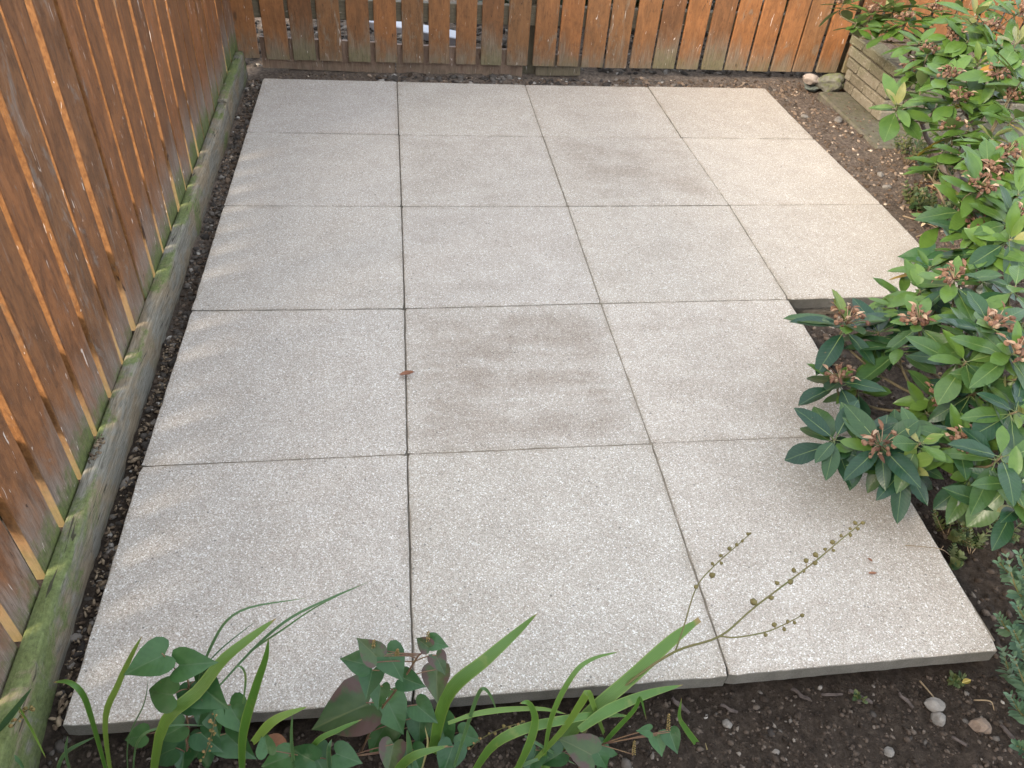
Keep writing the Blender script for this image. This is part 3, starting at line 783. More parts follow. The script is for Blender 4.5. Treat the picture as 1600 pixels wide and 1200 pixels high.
# leaf litter under the shrub
def flat_bits(name, pts, sizes, mat):
    Vs, Fs = [], []; off = 0
    prof = [(-0.5, 0), (-0.2, 0.17), (0.2, 0.16), (0.55, 0), (0.2, -0.16), (-0.2, -0.17), (0, 0)]
    for p, s in zip(pts, sizes):
        e = np.array(Euler((rng.normal(0, .5), rng.normal(0, .4), rng.uniform(0, 6.28))).to_matrix()); cz = rng.uniform(-.25, .25)
        v = np.array([(a, b * rng.uniform(.7, 1.5), cz * abs(b) * 2 + 0.12 * rng.normal()) for a, b in prof]) * s
        Vs.append(v @ e.T + np.array(p)); Fs.append(np.array([(i, (i + 1) % 6, 6) for i in range(6)]) + off); off += 7
    return link(name, mesh_np(name, np.concatenate(Vs), np.concatenate(Fs)), mat)
lp, ls = [], []
for _ in range(330):
    a, b = rng.uniform(1425, 1600), rng.uniform(245, 345)
    q = onz(a, b, 0.0); lp.append((q.x, q.y, soil_z(q.x, q.y) + rng.uniform(0.01, 0.05))); ls.append(rng.uniform(0.02, 0.055))
for _ in range(60):
    lp.append((PX + rng.uniform(0.15, 0.9), PY0 + rng.uniform(0.1, 0.5), 0.205 + rng.uniform(0, 0.02))); ls.append(rng.uniform(0.02, 0.05))
for _ in range(90):
    q = onz(rng.uniform(1400, 1600), rng.uniform(480, 780), -0.03); lp.append((q.x, q.y, soil_z(q.x, q.y) + 0.008)); ls.append(rng.uniform(0.012, 0.03))
lp = [(x, y, z) for x, y, z in lp]
tag(flat_bits('leaf_litter', lp, ls, M['litter']), 'dry orange and tan fallen leaves under the shrub', 'leaf litter', kind='stuff')

# ------------------------------------------------------------------ behind the back fence
w0, w1 = onz(600, 38, 0.012), onz(725, 62, 0.012)
dirv = (w1 - w0).normalized(); nrm = Vector((-dirv.y, dirv.x, 0))
V = []
for q in (w0 - dirv * 0.15, w1 + dirv * 0.02):
    for a, z in ((0.05, 0.012), (-0.05, 0.012), (-0.056, 0.008), (-0.056, -0.03), (0.056, -0.03), (0.056, 0.008)):
        V.append(q + nrm * a + Vector((0, 0, z + 0.008)))
F = [(i, (i + 1) % 6, (i + 1) % 6 + 6, i + 6) for i in range(6)] + [(5, 4, 3, 2, 1, 0), (6, 7, 8, 9, 10, 11)]
st = link('plastic_strip', mesh('plastic_strip', V, F), M['plastic'])
tag(st, 'white plastic strip lying on gravel behind the back fence', 'plastic strip')
def leaf_cloud(n, centers, size, seed):
    rs = np.random.default_rng(seed); Vs, Fs = [], []; off = 0
    for _ in range(n):
        c, r = centers[rs.integers(len(centers))]
        d = rs.normal(size=3); d /= np.linalg.norm(d); q = np.array(c) + d * np.array(r) * rs.uniform(0.75, 1.0)
        s = size * rs.uniform(.6, 1.3); e = np.array(Euler(tuple(rs.uniform(0, 6.28, 3))).to_matrix())
        v = np.array([(-.5, 0, 0), (0, .28, .05), (.5, 0, 0), (0, -.28, .05)]) * s
        Vs.append(v @ e.T + q); Fs.append(np.array([(0, 1, 2, 3)]) + off); off += 4
    return np.concatenate(Vs), np.concatenate(Fs)
hc = [((1.25 + 0.3 * i, 3.95 + 0.08 * math.sin(i * 2.3), 0.45 + 0.05 * math.sin(i)), (0.28, 0.24, 0.55)) for i in range(12)]  # invented leaf mass, put in to darken the shaded gaps
added_hedge = empty('added_hedge', (2.8, 3.95, 0)); tag(added_hedge, 'dark green hedge put in for the shade behind the right part of the back fence', 'added_hedge')
hv, hf = leaf_cloud(14000, hc, 0.05, 5)
o = link('foliage', mesh_np('added_hedge_foliage', hv - np.array((2.8, 3.95, 0)), hf), M['added_hedge'], added_hedge); o['kind'] = 'stuff'

# ------------------------------------------------------------------ tubes
def tube_vf(pts, radii, sides=6):
    V, F = [], []
    n = len(pts); pts = [Vector(p) for p in pts]
    prev = None
    for i, p in enumerate(pts):
        d = (pts[min(i + 1, n - 1)] - pts[max(i - 1, 0)]).normalized()
        if prev is None:
            u = d.cross(Vector((0, 0, 1)));  u = u if u.length > 1e-3 else d.cross(Vector((1, 0, 0)))
        else: u = prev - d * prev.dot(d)
        u.normalize(); prev = u; w = d.cross(u)
        for k in range(sides):
            a = 6.28318 * k / sides
            V.append(p + (u * math.cos(a) + w * math.sin(a)) * radii[i])
    for i in range(n - 1):
        for k in range(sides):
            a = i * sides + k; b = i * sides + (k + 1) % sides
            F.append((a, b, b + sides, a + sides))
    F.append(tuple(range(sides - 1, -1, -1))); F.append(tuple(range((n - 1) * sides, n * sides)))
    return V, F
def spline(ctrl, n):
    """Catmull-Rom through control points"""
    c = [Vector(p) for p in ctrl]; c = [c[0] * 2 - c[1]] + c + [c[-1] * 2 - c[-2]]
    out = []; segs = len(c) - 3
    for i in range(n + 1):
        t = i / n * segs; k = min(int(t), segs - 1); u = t - k
        p0, p1, p2, p3 = c[k:k + 4]
        out.append(0.5 * ((2 * p1) + (p2 - p0) * u + (2 * p0 - 5 * p1 + 4 * p2 - p3) * u * u + (3 * p1 - p0 - 3 * p2 + p3) * u ** 3))
    return out
class Acc:
    def __init__(s): s.V, s.F = [], []
    def add(s, V, F):
        o = len(s.V); s.V += [Vector(v) for v in V]; s.F += [tuple(i + o for i in f) for f in F]
    def tube(s, ctrl, r0, r1, n=10, sides=6):
        pts = spline(ctrl, n) if len(ctrl) > 1 else ctrl
        s.add(*tube_vf(pts, [lerp(r0, r1, i / n) for i in range(n + 1)], sides))
    def build(s, name, mat, parent=None, smooth=True):
        base = parent.location if parent else Vector()
        return link(name, mesh(name, [v - base for v in s.V], s.F, smooth), mat, parent)

# ------------------------------------------------------------------ leaf meshes
def leaf_vf(L, W, shape='ellip', fold=0.12, curl=0.12, na=7, wav=0.0, seed=0, petiole=0.0):
    V, F = [], []; ss = (-1, -0.55, 0, 0.55, 1)
    for i in range(na + 1):
        t = i / na
        for s in ss:
            if shape == 'ellip': w = W * (math.sin(math.pi * min(1, t ** 0.92)) ** 0.72) if 0 < t < 1 else W * 0.03
            elif shape == 'obov': w = W * (math.sin(math.pi * t ** 1.35) ** 0.75) if 0 < t < 1 else W * 0.04
            else: w = W * max(0.02, (1 - t) ** 0.62 * (0.62 + 1.15 * t) if t > 0.0 else 0.55)
            y = L * t
            if shape == 'heart': y -= L * 0.30 * (abs(s) ** 1.4) * (1 - t) ** 2; 
            x = s * w
            z = fold * abs(x) - curl * L * t * t * 0.9 + (0.03 * L * noise.noise((s * 2 + seed, t * 5, seed)) if wav else 0)
            V.append((x, y + petiole, z))
    m = len(ss)
    for i in range(na):
        for k in range(m - 1):
            a = i * m + k; F.append((a, a + 1, a + m + 1, a + m))
    if petiole:
        o = len(V); r = 0.0016
        V += [(-r, 0, -0.0005), (r, 0, -0.0005), (r, petiole + 0.004, 0.0003), (-r, petiole + 0.004, 0.0003), (0, 0, r), (0, petiole + 0.004, r)]
        F += [(o, o + 1, o + 2, o + 3), (o, o + 3, o + 5, o + 4), (o + 1, o + 4, o + 5, o + 2)]
    return V, F
def leaf_mesh(*a, **k):
    V, F = leaf_vf(*a, **k); return mesh('leaf', V, F, True)

# ------------------------------------------------------------------ rhododendron
SB = Vector((2.72, 1.55, -0.04))
shrub = empty('rhododendron', SB)
tag(shrub, 'large leafy rhododendron shrub with dried brown flower heads overhanging the right of the patio', 'shrub')
RL = [leaf_mesh(0.112, 0.0225, 'ellip', f, c, 7, 1, s, 0.014) for s, (f, c) in enumerate([(0.22, 0.06), (0.14, 0.16), (0.30, 0.10), (0.10, 0.26), (0.26, -0.04)])]
RW = [leaf_mesh(0.098, 0.0255, 'obov', f, c, 7, 1, s + 9, 0.012) for s, (f, c) in enumerate([(0.18, 0.10), (0.28, 0.2), (0.12, 0.05)])]
for me in RL + RW: me.materials.append(M['rh_leaf'])
def mcopy(lst, mat):
    out = []
    for me in lst: q = me.copy(); q.materials.clear(); q.materials.append(mat); out.append(q)
    return out
RY = mcopy(RL[:3] + RW[:1], M['rh_young']); RO = mcopy(RL[:2], M['rh_yellow'])
whorls = [  # px, py, z, size, kind (s: seed head, y: young shoot, n: plain)
    (1325, 500, .26, 1.30, 'sy'), (1406, 534, .24, 1.2, 'n'), (1312, 588, .17, 1.08, 's'), (1306, 682, .17, 1.1, 'n'),
    (1376, 693, .20, 1.15, 's'), (1419, 728, .17, 1.05, 'y'), (1443, 688, .24, .9, 'y'), (1502, 688, .22, 1.05, 's'),
    (1572, 709, .26, 1.1, 'n'), (1470, 619, .18, .95, 's'), (1435, 498, .30, .95, 's'), (1513, 560, .32, 1.1, 'n'),
    (1490, 431, .36, 1.05, 's'), (1412, 455, .22, .9, 'n'), (1556, 505, .38, 1.05, 's'), (1592, 548, .38, 1.05, 's'),
    (1583, 372, .42, 1.1, 'y'), (1500, 385, .33, .95, 'n'), (1533, 290, .46, 1.15, 's'), (1550, 262, .48, 1.0, 's'),
    (1490, 197, .42, 1.15, 's'), (1403, 163, .38, 1.12, 'y'), (1483, 117, .50, 1.05, 's'), (1422, 103, .42, .7, 's'),
    (1490, 52, .55, .9, 's'), (1525, 20, .62, 1.25, 'y'), (1593, 62, .62, 1.25, 'y'), (1418, 28, .50, 1.0, 's'),
    (1363, 16, .46, 1.05, 's'), (1318, 2, .46, 1.0, 's'), (1590, 180, .52, 1.05, 'n'), (1575, 238, .50, 1.0, 's'),
    (1590, 752, .24, 1.05, 'n'), (1590, 440, .40, 1.0, 'n'), (1548, 150, .46, .9, 'n'), (1460, 12, .52, .95, 's'),
    (1545, 425, .34, 1.0, 'n'), (1596, 640, .30, 1.0, 'y'), (1596, 300, .46, 1.0, 'n'),
    (1560, 640, .22, .9, 'n'), (1408, 712, .12, .85, 'n'), 
    (1452, 78, .50, .95, 's'), (1562, 66, .58, 1.1, 'n'), (1560, 112, .55, 1.0, 's'), (1600, 120, .58, 1.05, 'n'), (1522, 232, .42, .95, 'n'), (1568, 325, .42, 1.0, 'n'), (1530, 352, .36, .95, 's'), (1598, 16, .64, 1.1, 's'), (1385, 40, .46, .9, 'n'), (1600, 500, .36, .95, 'n'), (1518, 480, .30, .9, 'n'), (1600, 690, .24, 1.0, 'n'), (1470, 470, .26, .9, 'n'),
    (1440, 130, .40, .9, 'n'), (1462, 165, .38, .95, 'n'), (1438, 60, .48, .95, 'n'), (1500, 150, .46, 1.0, 's'), (1530, 95, .54, 1.0, 'y'),
    (1470, 250, .34, .9, 'n'), (1520, 190, .44, 1.0, 'n'), (1555, 210, .48, 1.0, 'y'), (1515, 320, .38, 1.0, 'y'), (1480, 340, .30, .9, 'n'),
    (1560, 290, .46, 1.0, 'n'), (1600, 250, .50, 1.0, 'y'), (1400, 8, .48, .95, 'n'), (1550, 40, .60, 1.0, 's'), (1340, 30, .44, .8, 'n'),
    (1500, 10, .56, 1.0, 'n'), (1590, 340, .44, 1.0, 's'), (1545, 385, .38, 1.0, 'n'), (1455, 410, .30, .9, 'n'), 
    (1345, 690, .16, .95, 'n'), 
    (1530, 610, .24, 1.0, 'n'), (1570, 600, .28, 1.0, 'y'), (1540, 530, .33, 1.0, 'n'), (1530, 740, .17, .95, 'n'), (1372, 512, .22, 1.1, 'n'), (1398, 472, .24, 1.0, 'n'), (1402, 690, .15, 1.0, 'n'), (1340, 600, .13, .9, 'n'), (1450, 640, .14, .9, 'n'), (1440, 450, .28, 1.0, 'n'), (1478, 222, .36, 1.0, 'y'), (1545, 130, .50, 1.0, 'n'), (1578, 150, .52, 1.0, 's'), (1455, 102, .44, 1.0, 'y'), (1585, 92, .58, 1.0, 'n'), (1385, 12, .46, 1.0, 'y'), (1490, 85, .50, 1.0, 'n'), (1515, 60, .55, 1.0, 'n'), (1430, 5, .5, 1.0, 'n'), (1560, 5, .6, 1.0, 'n'), (1600, 590, .32, 1.0, 'n'), (1595, 790, .20, 1.0, 'y'),
]
limbs = [  # main limbs from the base
    [SB, SB + Vector((-.1, -.12, .14)), SB + Vector((-.35, -.4, .22)), SB + Vector((-.62, -.72, .20)), SB + Vector((-.85, -1.05, .13))],
    [SB, SB + Vector((-.02, -.2, .2)), SB + Vector((-.22, -.55, .33)), SB + Vector((-.5, -.95, .30))],
    [SB, SB + Vector((.02, .12, .22)), SB + Vector((-.05, .3, .36)), SB + Vector((-.08, .45, .44)), SB + Vector((.0, .7, .52))],
    [SB, SB + Vector((-.08, .15, .14)), SB + Vector((-.12, .32, .22)), SB + Vector((-.2, .42, .34))],
    [SB, SB + Vector((-.12, -.02, .2)), SB + Vector((-.35, -.12, .36)), SB + Vector((-.5, -.35, .42))],
]
limb_pts = []
acc_l = []
for lb in limbs:
    a = Acc(); sp = spline(lb, 16)
    sp = [q + Vector((0.012 * noise.noise((i * .7, 1, lb[-1].x)), 0.012 * noise.noise((i * .7, 5, lb[-1].y)), 0.01 * noise.noise((i * .7, 9, 0)))) for i, q in enumerate(sp)]
    a.add(*tube_vf(sp, [lerp(0.017, 0.006, i / 16) for i in range(17)], 7))
    a.build('limb', M['rh_bark'], shrub)
    limb_pts += sp[4:]
leaf_specs = []
ro = random.Random(21)
twigs, heads = Acc(), []
for wi, (px, py, z, sz, kd) in enumerate(whorls):
    c = onz(px, py, z)
    near = min(limb_pts, key=lambda q: (q - c).length + max(0, q.z - c.z) * 1.5)
    out = (c - near); out.z = 0
    axis_v = (Vector((0, 0, 1)) + out.normalized() * ro.uniform(0.15, 0.5) + Vector((ro.uniform(-.25, .25), ro.uniform(-.35, .1), 0))).normalized()
    c0 = c - axis_v * 0.012
    mid = near.lerp(c0, 0.55) - Vector((0, 0, 0.03)) - axis_v * 0.02
    twigs.tube([near, mid, c0 - axis_v * 0.05, c0], 0.0042, 0.0024, 9, 5)
    ref = axis_v.cross(Vector((0.3, 1, 0.2))).normalized(); ref2 = axis_v.cross(ref)
    n = ro.randint(9, 12); ph = ro.uniform(0, 6.28)
    for i in range(n):
        lower = i % 2 == 0
        phi = ph + i * 2.39996 + ro.uniform(-.2, .2)
        el = R(ro.uniform(-22, 8)) if lower else R(ro.uniform(8, 38))
        h = ref * math.cos(phi) + ref2 * math.sin(phi)
        d = (h * math.cos(el) + axis_v * math.sin(el))
        d = (d + Vector((0, 0, -0.10))).normalized()
        s = sz * (1.08 if py < 260 else 1.0) * ro.uniform(0.62, 1.10) * (1.0 if lower else 0.86)
        kind = 'g'
        if 'y' in kd and not lower and ro.random() < 0.35: kind, s = 'y', s * 0.7
        elif lower and ro.random() < 0.018: kind = 'o'
        leaf_specs.append((c0 - axis_v * (0.018 if lower else 0.004), d, (axis_v + Vector((ro.uniform(-.2, .2), ro.uniform(-.2, .2), .2))), s, kind, ro.randint(0, 9), 0.0 + 0.80 * sstep(560, 60, py) + 0.20 * (px > 1480)))  # upper and right-hand leaves take the brighter, lit tone
    if 'y' in kd:
        for i in range(3):
            phi = ro.uniform(0, 6.28); h = ref * math.cos(phi) + ref2 * math.sin(phi)
            leaf_specs.append((c0, (h * 0.55 + axis_v * 0.8).normalized(), axis_v + h * -0.6, sz * ro.uniform(.42, .6), 'y', ro.randint(0, 9), 0.5))
    if 's' in kd: heads.append((c0, axis_v, sz))
twigs.build('twigs', M['rh_green_twig'], shrub)['kind'] = 'stuff'
def seen(q):
    w = q - CAM; zc = -w.dot(CZ); return 1250 < 800 + FOC * w.dot(CX) / zc < 1600 and 0 < 600 - FOC * w.dot(CY) / zc < 1200
rank = sorted(range(len(leaf_specs)), key=lambda k: (not seen(leaf_specs[k][0]), (leaf_specs[k][0] - CAM).length / leaf_specs[k][3]))
top300 = set(rank[:300])
rest = {'g': Acc(), 'y': Acc(), 'o': Acc()}
for k, (pos, d, up, s, kind, v, lit_tone) in enumerate(leaf_specs):
    lst = {'g': RL + RW, 'y': RY, 'o': RO}[kind]; me = lst[v % len(lst)]
    if k in top300:
        o = link('leaf', me, None, shrub); place(o, pos - SB, d, up, s); o.color = (min(1, lit_tone), 0.5, 0.5, 1)
        if kind == 'o': o['label'] = 'yellowing leaf'
    else:
        m = Matrix.Translation(pos) @ frame(d, up) @ Matrix.Diagonal((s, s, s, 1))
        rest[kind].add([m @ vv.co for vv in me.vertices], [tuple(f.vertices) for f in me.polygons])
for kk, mt in (('g', 'rh_leaf'), ('y', 'rh_young'), ('o', 'rh_yellow')):
    if rest[kk].V: rest[kk].build('leaves', M[mt], shrub)['kind'] = 'stuff'
for (c, ax, sz) in heads:            # dried flower heads: curled stalks with capsules and withered petals
    a = Acc()
    r1 = ax.cross(Vector((0.2, 1, 0.1))).normalized(); r2 = ax.cross(r1)
    for i in range(18):
        phi = i * 2.4; rr = 0.25 + 0.75 * ro.random()
        d = (ax * ro.uniform(.35, 1) + (r1 * math.cos(phi) + r2 * math.sin(phi)) * rr).normalized()
        L = 0.034 * sz * ro.uniform(.7, 1.25)
        e = c + d * L; b = e + Vector((ro.uniform(-.008, .008), ro.uniform(-.008, .008), -0.006))
        a.tube([c, c + d * L * 0.6 + ax * 0.004, e], 0.0009, 0.0008, 4, 4)
        vs, fs = SH[i % 8]; sc = 0.0064 * ro.uniform(.6, 1.3)
        a.add([b + Vector(v) * sc for v in vs], [tuple(f) for f in fs])
        if i % 2:
            vv, ff = leaf_vf(0.022, 0.0045, 'ellip', 0.4, 0.6, 3); m = Matrix.Translation(e) @ frame(d + Vector((ro.uniform(-.8, .8), ro.uniform(-.8, .8), -.3)), ax)
            a.add([m @ Vector(v) for v in vv], ff)
    a.build('dried_flower_head', M['seed'], shrub, False)

# ------------------------------------------------------------------ pixel guided leaves for the front plants
def img_dir(deg):
    a = R(deg); return CX * math.cos(a) - CY * math.sin(a)      # 0 right, 90 down in the picture
def guided_leaf(parent, me, pos, deg, size, up_mix=0.5, roll=0.0):
    n = (Vector((0, 0, 1)) * up_mix + CZ * (1 - up_mix)).normalized()
    n = (n + CX * roll).normalized()
    d = img_dir(deg); d = (d - n * d.dot(n)).normalized()
    o = link('leaf', me, None, parent)
    place(o, pos - d * size * 0.03 - parent.location, d, n, size); return o
HALF = [(0.05, -0.02), (0.14, -0.12), (0.27, -0.155), (0.40, -0.08), (0.465, 0.08), (0.45, 0.27), (0.36, 0.48), (0.22, 0.69), (0.085, 0.87), (0.0, 1.02)]
def heart_mesh(fold, curl, seed):
    outl = [(0.0, 0.03)] + HALF + [(-x, y) for x, y in HALF[-2::-1]]
    V, F = [], []; n = len(outl)
    for r in (0.45, 1.0):
        for (x, y) in outl:
            xx, yy = x * r, 0.3 + (y - 0.3) * r
            z = fold * abs(xx) * (1.2 - 0.6 * abs(xx)) - curl * max(0, yy) ** 2 + 0.07 * r * noise.noise((xx * 4 + seed, yy * 4, seed))
            V.append((xx, yy, z))
    V.append((0, 0.3, -curl * 0.09))
    for k in range(n):
        b = (k + 1) % n
        F += [(k, b, 2 * n), (k + n, b + n, b, k)]
    return mesh('leaf', V, F, True)
HL = [heart_mesh(f, c, s_) for s_, (f, c) in enumerate([(0.34, 0.20), (0.50, 0.28), (0.24, 0.36), (0.42, 0.12)])]
def norm_mat(name): return M[name]
# the heart leaf material works in metres of a 6 cm leaf, so meshes are scaled here
def scaled(me, k):
    q = me.copy(); q.transform(Matrix.Scale(k, 4)); q.materials.clear(); return q
HG = [scaled(m, 0.06) for m in HL]; HR = [scaled(m, 0.06) for m in HL]
for m in HG: m.materials.append(M['heart'])
for m in HR: m.materials.append(M['heart_red'])
def heart_plant(base_px, yplane, leaves, stem_ctrl, label, spikes=(), group=None):
    b = ony(base_px[0], base_px[1], yplane); b.z = soil_z(b.x, b.y)
    t = empty('heart_leaf_plant', b); tag(t, label, 'plant', group)
    st = Acc(); hub = [ony(x, y, yplane) - CZ * 0.016 for x, y in stem_ctrl]
    line = [b] + hub
    st.tube(line, 0.0022, 0.0014, 14, 6)
    sp = spline(line, 30)
    for k, lf in enumerate(leaves):
        (x, y, w, deg, red) = lf[:5]; dy = lf[5] if len(lf) > 5 else 0.0
        pos = ony(x, y, yplane + dy); dist = (pos - CAM).length
        L = w / FOC * dist * 0.90
        o = guided_leaf(t, (HR if red else HG)[k % 4], pos, deg, L / 0.06, random.uniform(0.3, 0.65), jit(0.25))
        # petiole from the blade's base to the nearest lower stem point
        lb = pos - img_dir(deg) * L * 0.44 - CZ * 0.005
        q = min(sp, key=lambda s: (s - lb).length + max(0, s.z - lb.z + 0.01) * 2)
        st.tube([q, (q + lb) / 2 + Vector((0, 0, 0.004)), lb], 0.0011, 0.0009, 5, 5)
    for (x, y, h) in spikes:
        a = Acc(); p0 = ony(x, y + h / 2, yplane); p1 = ony(x + 1, y - h / 2, yplane)
        q = min(sp, key=lambda s: (s - p0).length)
        st.tube([q, (q + p0) / 2, p0], 0.001, 0.0009, 4, 5)
        for i in range(46):
            tt = i / 46; c = p0.lerp(p1, tt); an = i * 2.4; vs, fs = SH[i % 8]; r = 0.0030 * (1 - 0.45 * tt)
            c = c + (CX * math.cos(an) + CZ * math.sin(an)) * r
            a.add([c + Vector(v) * 0.0011 for v in vs], [tuple(f) for f in fs])
        a.build('flower_spike', M['spike'], t)
    st.build('stem', M['redstem'], t)
    return t
heart_plant((560, 1150), -0.06, [
    (574, 1012, 46, 225, 1), (553, 1033, 46, 195, 0), (617, 1040, 56, 60, 0), (577, 1068, 46, 100, 0), (660, 1004, 30, 215, 1),
    (686, 1006, 32, 15, 0), (688, 1038, 34, 65, 1), (646, 1066, 42, 20, 0), (682, 1070, 52, 85, 1), (592, 1090, 38, 95, 0),
    (617, 1120, 62, 65, 0), (532, 1118, 98, 155, 1), (666, 1115, 44, 40, 0), (694, 1150, 54, 70, 0), (590, 1152, 66, 120, 0),
    (735, 1152, 40, 20, 0), (655, 1142, 48, 90, 0)],
    [(590, 1120), (612, 1090), (632, 1062), (652, 1030), (668, 1022)],
    'red stemmed heart leaf plant with purple tinged leaves at the front centre', [(583, 1012, 26), (620, 1019, 10), (668, 1001, 30)], 'heart leaf plants along the front bed')
heart_plant((285, 1190), -0.06, [
    (226, 1037, 62, 150, 0), (306, 1037, 56, 355, 0), (246, 1083, 56, 185, 0), (328, 1085, 72, 35, 0), (318, 1098, 52, 20, 0),
    (371, 1124, 54, 60, 0), (312, 1116, 34, 100, 0), (266, 1145, 42, 150, 0), (286, 1180, 58, 95, 0), (336, 1130, 44, 80, 0),
    (250, 1178, 48, 160, 0), (330, 1160, 46, 40, 0), (210, 1152, 36, 170, 0), (372, 1166, 60, 40, 0), (300, 1202, 60, 100, 0)],
    [(288, 1150), (284, 1110), (288, 1072), (270, 1056)],
    'plain green heart leaf plant at the front left beside the timber edging', (), 'heart leaf plants along the front bed')
heart_plant((905, 1200), -0.12, [
    (900, 1166, 58, 210, 1), (862, 1185, 40, 150, 0), (940, 1185, 44, 60, 0), (1030, 1165, 32, 80, 0), (1052, 1160, 34, 70, 0), (1006, 1142, 22, 180, 0), (962, 1196, 46, 20, 0), (830, 1192, 44, 110, 0)],
    [(915, 1185), (940, 1170)], 'low heart leaf seedling among strap leaves at the front right of centre', [(1044, 1128, 26), (990, 1168, 22)], 'heart leaf plants along the front bed')
heart_plant((480, 1210), -0.11, [
    (470, 1180, 50, 200, 0), (430, 1190, 46, 160, 0), (500, 1195, 54, 60, 0), (545, 1185, 44, 20, 0), (610, 1185, 46, 100, 1), (650, 1190, 44, 70, 0), (700, 1190, 52, 110, 0), (415, 1160, 34, 250, 0)],
    [(500, 1198), (540, 1190)], 'low carpet of heart leaves between the two taller heart leaf plants', (), 'heart leaf plants along the front bed')

b = onz(1470, 420, -0.04); b.z = soil_z(b.x, b.y)
ivy = empty('ivy_sprig', b); tag(ivy, 'small pale edged ivy sprig reaching over the slab edge beside the notch', 'ivy')
for k, (x, y, w, dg) in enumerate([(1425, 400, 34, 200), (1448, 398, 30, 150), (1460, 412, 32, 220), (1438, 418, 24, 120)]):
    q = onz(x, y, 0.035 + 0.01 * k); guided_leaf(ivy, HG[k % 4], q, dg, w / FOC * (q - CAM).length / 0.06, 0.6, jit(.2))
a = Acc(); a.tube([b, onz(1455, 408, 0.03), onz(1432, 402, 0.035)], 0.0016, 0.001, 8, 5); a.build('stem', M['drystem'], ivy)

# ------------------------------------------------------------------ strap leaves, grass and the seed stalk
def ribbon(parent, mat, ctrl, width, n=18, fold=0.22, taper=1.3, base_w=0.5, twist=0.0, blunt=0.0, name='leaf'):
    """strap blade through world points; its face turns up and to the viewer"""
    pts = spline(ctrl, n); V, F, UV = [], [], []
    ss = (-1, -0.5, 0, 0.5, 1)
    for i, p in enumerate(pts):
        t = i / n
        d = (pts[min(i + 1, n)] - pts[max(i - 1, 0)]).normalized()
        nr = (Vector((0, 0, 0.55)) + CZ * 0.6 + Vector((twist * (t - 0.5), 0, 0)))
        x = d.cross(nr).normalized(); z = x.cross(d)
        w = width * 0.5 * min(1, base_w + (1 - base_w) * t * 3) * max(blunt, (1 - t ** (2.2 * taper)) ** 0.75 if t < 1 else 0.02)
        for s in ss:
            V.append(p + x * (s * w) + z * (abs(s) * w * fold)); UV.append(((s + 1) / 2, t))
    m = len(ss)
    for i in range(n):
        for k in range(m - 1):
            a = i * m + k; F.append((a, a + 1, a + m + 1, a + m))
    me = mesh(name, [v - parent.location for v in V], F, True)
    uv = me.uv_layers.new(name='UVMap')
    for lp_ in me.loops: uv.data[lp_.index].uv = UV[lp_.vertex_index]
    return link(name, me, mat, parent)
def P(x, y, Y): return ony(x, y, Y)
def clump(name, base, label, cat, blades, group=None, mat='strap'):
    b = P(*base); b.z = soil_z(b.x, b.y); t = empty(name, b); tag(t, label, cat, group)
    for bl in blades:
        pts = [P(*q) for q in bl['p']]
        if not bl.get('free'):
            pts[0].z = min(pts[0].z, soil_z(pts[0].x, pts[0].y) + 0.01) if pts[0].z < 0.08 else pts[0].z
        w = 0.76 * bl['w'] / FOC * (pts[len(pts) // 2] - CAM).length
        ribbon(t, M[bl.get('m', mat)], pts, w, bl.get('n', 18), bl.get('fold', 0.22), bl.get('tp', 1.3), bl.get('bw', 0.55), bl.get('tw', 0), bl.get('bl', 0.0))
    return t
clump('strap_leaf_clump', (880, 1190, -0.12), 'clump of broad yellow green strap leaves with a seed stalk at the front centre right', 'plant', [
    {'p': [(850, 1200, -.12), (905, 1130, -.08), (990, 1055, -.03), (1050, 1000, .02), (1093, 968, .05)], 'w': 26, 'bl': .42, 'tp': 2.5},
    {'p': [(905, 1140, -.10), (950, 1110, -.08), (1010, 1085, -.05), (1067, 1070, -.03)], 'w': 22, 'tp': 1.1, 'free': 1},
    {'p': [(850, 1190, -.12), (862, 1120, -.1), (895, 1055, -.07), (925, 1030, -.05), (968, 1018, -.04)], 'w': 11, 'm': 'strap'},
    {'p': [(830, 1195, -.12), (880, 1140, -.10), (910, 1095, -.09), (919, 1083, -.085), (928, 1105, -.075), (945, 1150, -.06), (965, 1195, -.05)], 'w': 15, 'tw': .6, 'free': 1},
    {'p': [(740, 1190, -.12), (770, 1165, -.11), (815, 1140, -.1), (880, 1125, -.09), (935, 1117, -.08), (988, 1119, -.07)], 'w': 20, 'm': 'strap'},
    {'p': [(800, 1205, -.14), (826, 1165, -.12), (836, 1125, -.10), (826, 1099, -.1), (812, 1099, -.105)], 'w': 17, 'tp': 1.0, 'tw': .5},
    {'p': [(700, 1130, -.10), (745, 1115, -.09), (800, 1108, -.08), (850, 1108, -.08), (886, 1116, -.08)], 'w': 11, 'tp': 1.2, 'free': 1},
    {'p': [(930, 1195, -.12), (945, 1160, -.10), (990, 1110, -.09), (1000, 1090, -.09), (1010, 1125, -.08)], 'w': 9, 'free': 1},
    {'p': [(1100, 1210, -.11), (1096, 1175, -.1), (1072, 1140, -.09), (1061, 1120, -.09), (1065, 1090, -.08)], 'w': 12, 'tw': .5},
    {'p': [(1106, 1212, -.12), (1106, 1180, -.11), (1102, 1160, -.11)], 'w': 4, 'm': 'dryblade'},
], 'strap leaf clumps in the front bed')
clump('strap_leaf_clump', (690, 1150, -0.07), 'single broad pointed strap leaf rising behind the front centre heart leaf plant', 'plant', [
    {'p': [(675, 1130, -.08), (700, 1085, -.05), (760, 1030, -.02), (805, 990, .01), (840, 958, .03)], 'w': 31, 'tp': .8, 'bw': .6},
], 'strap leaf clumps in the front bed')
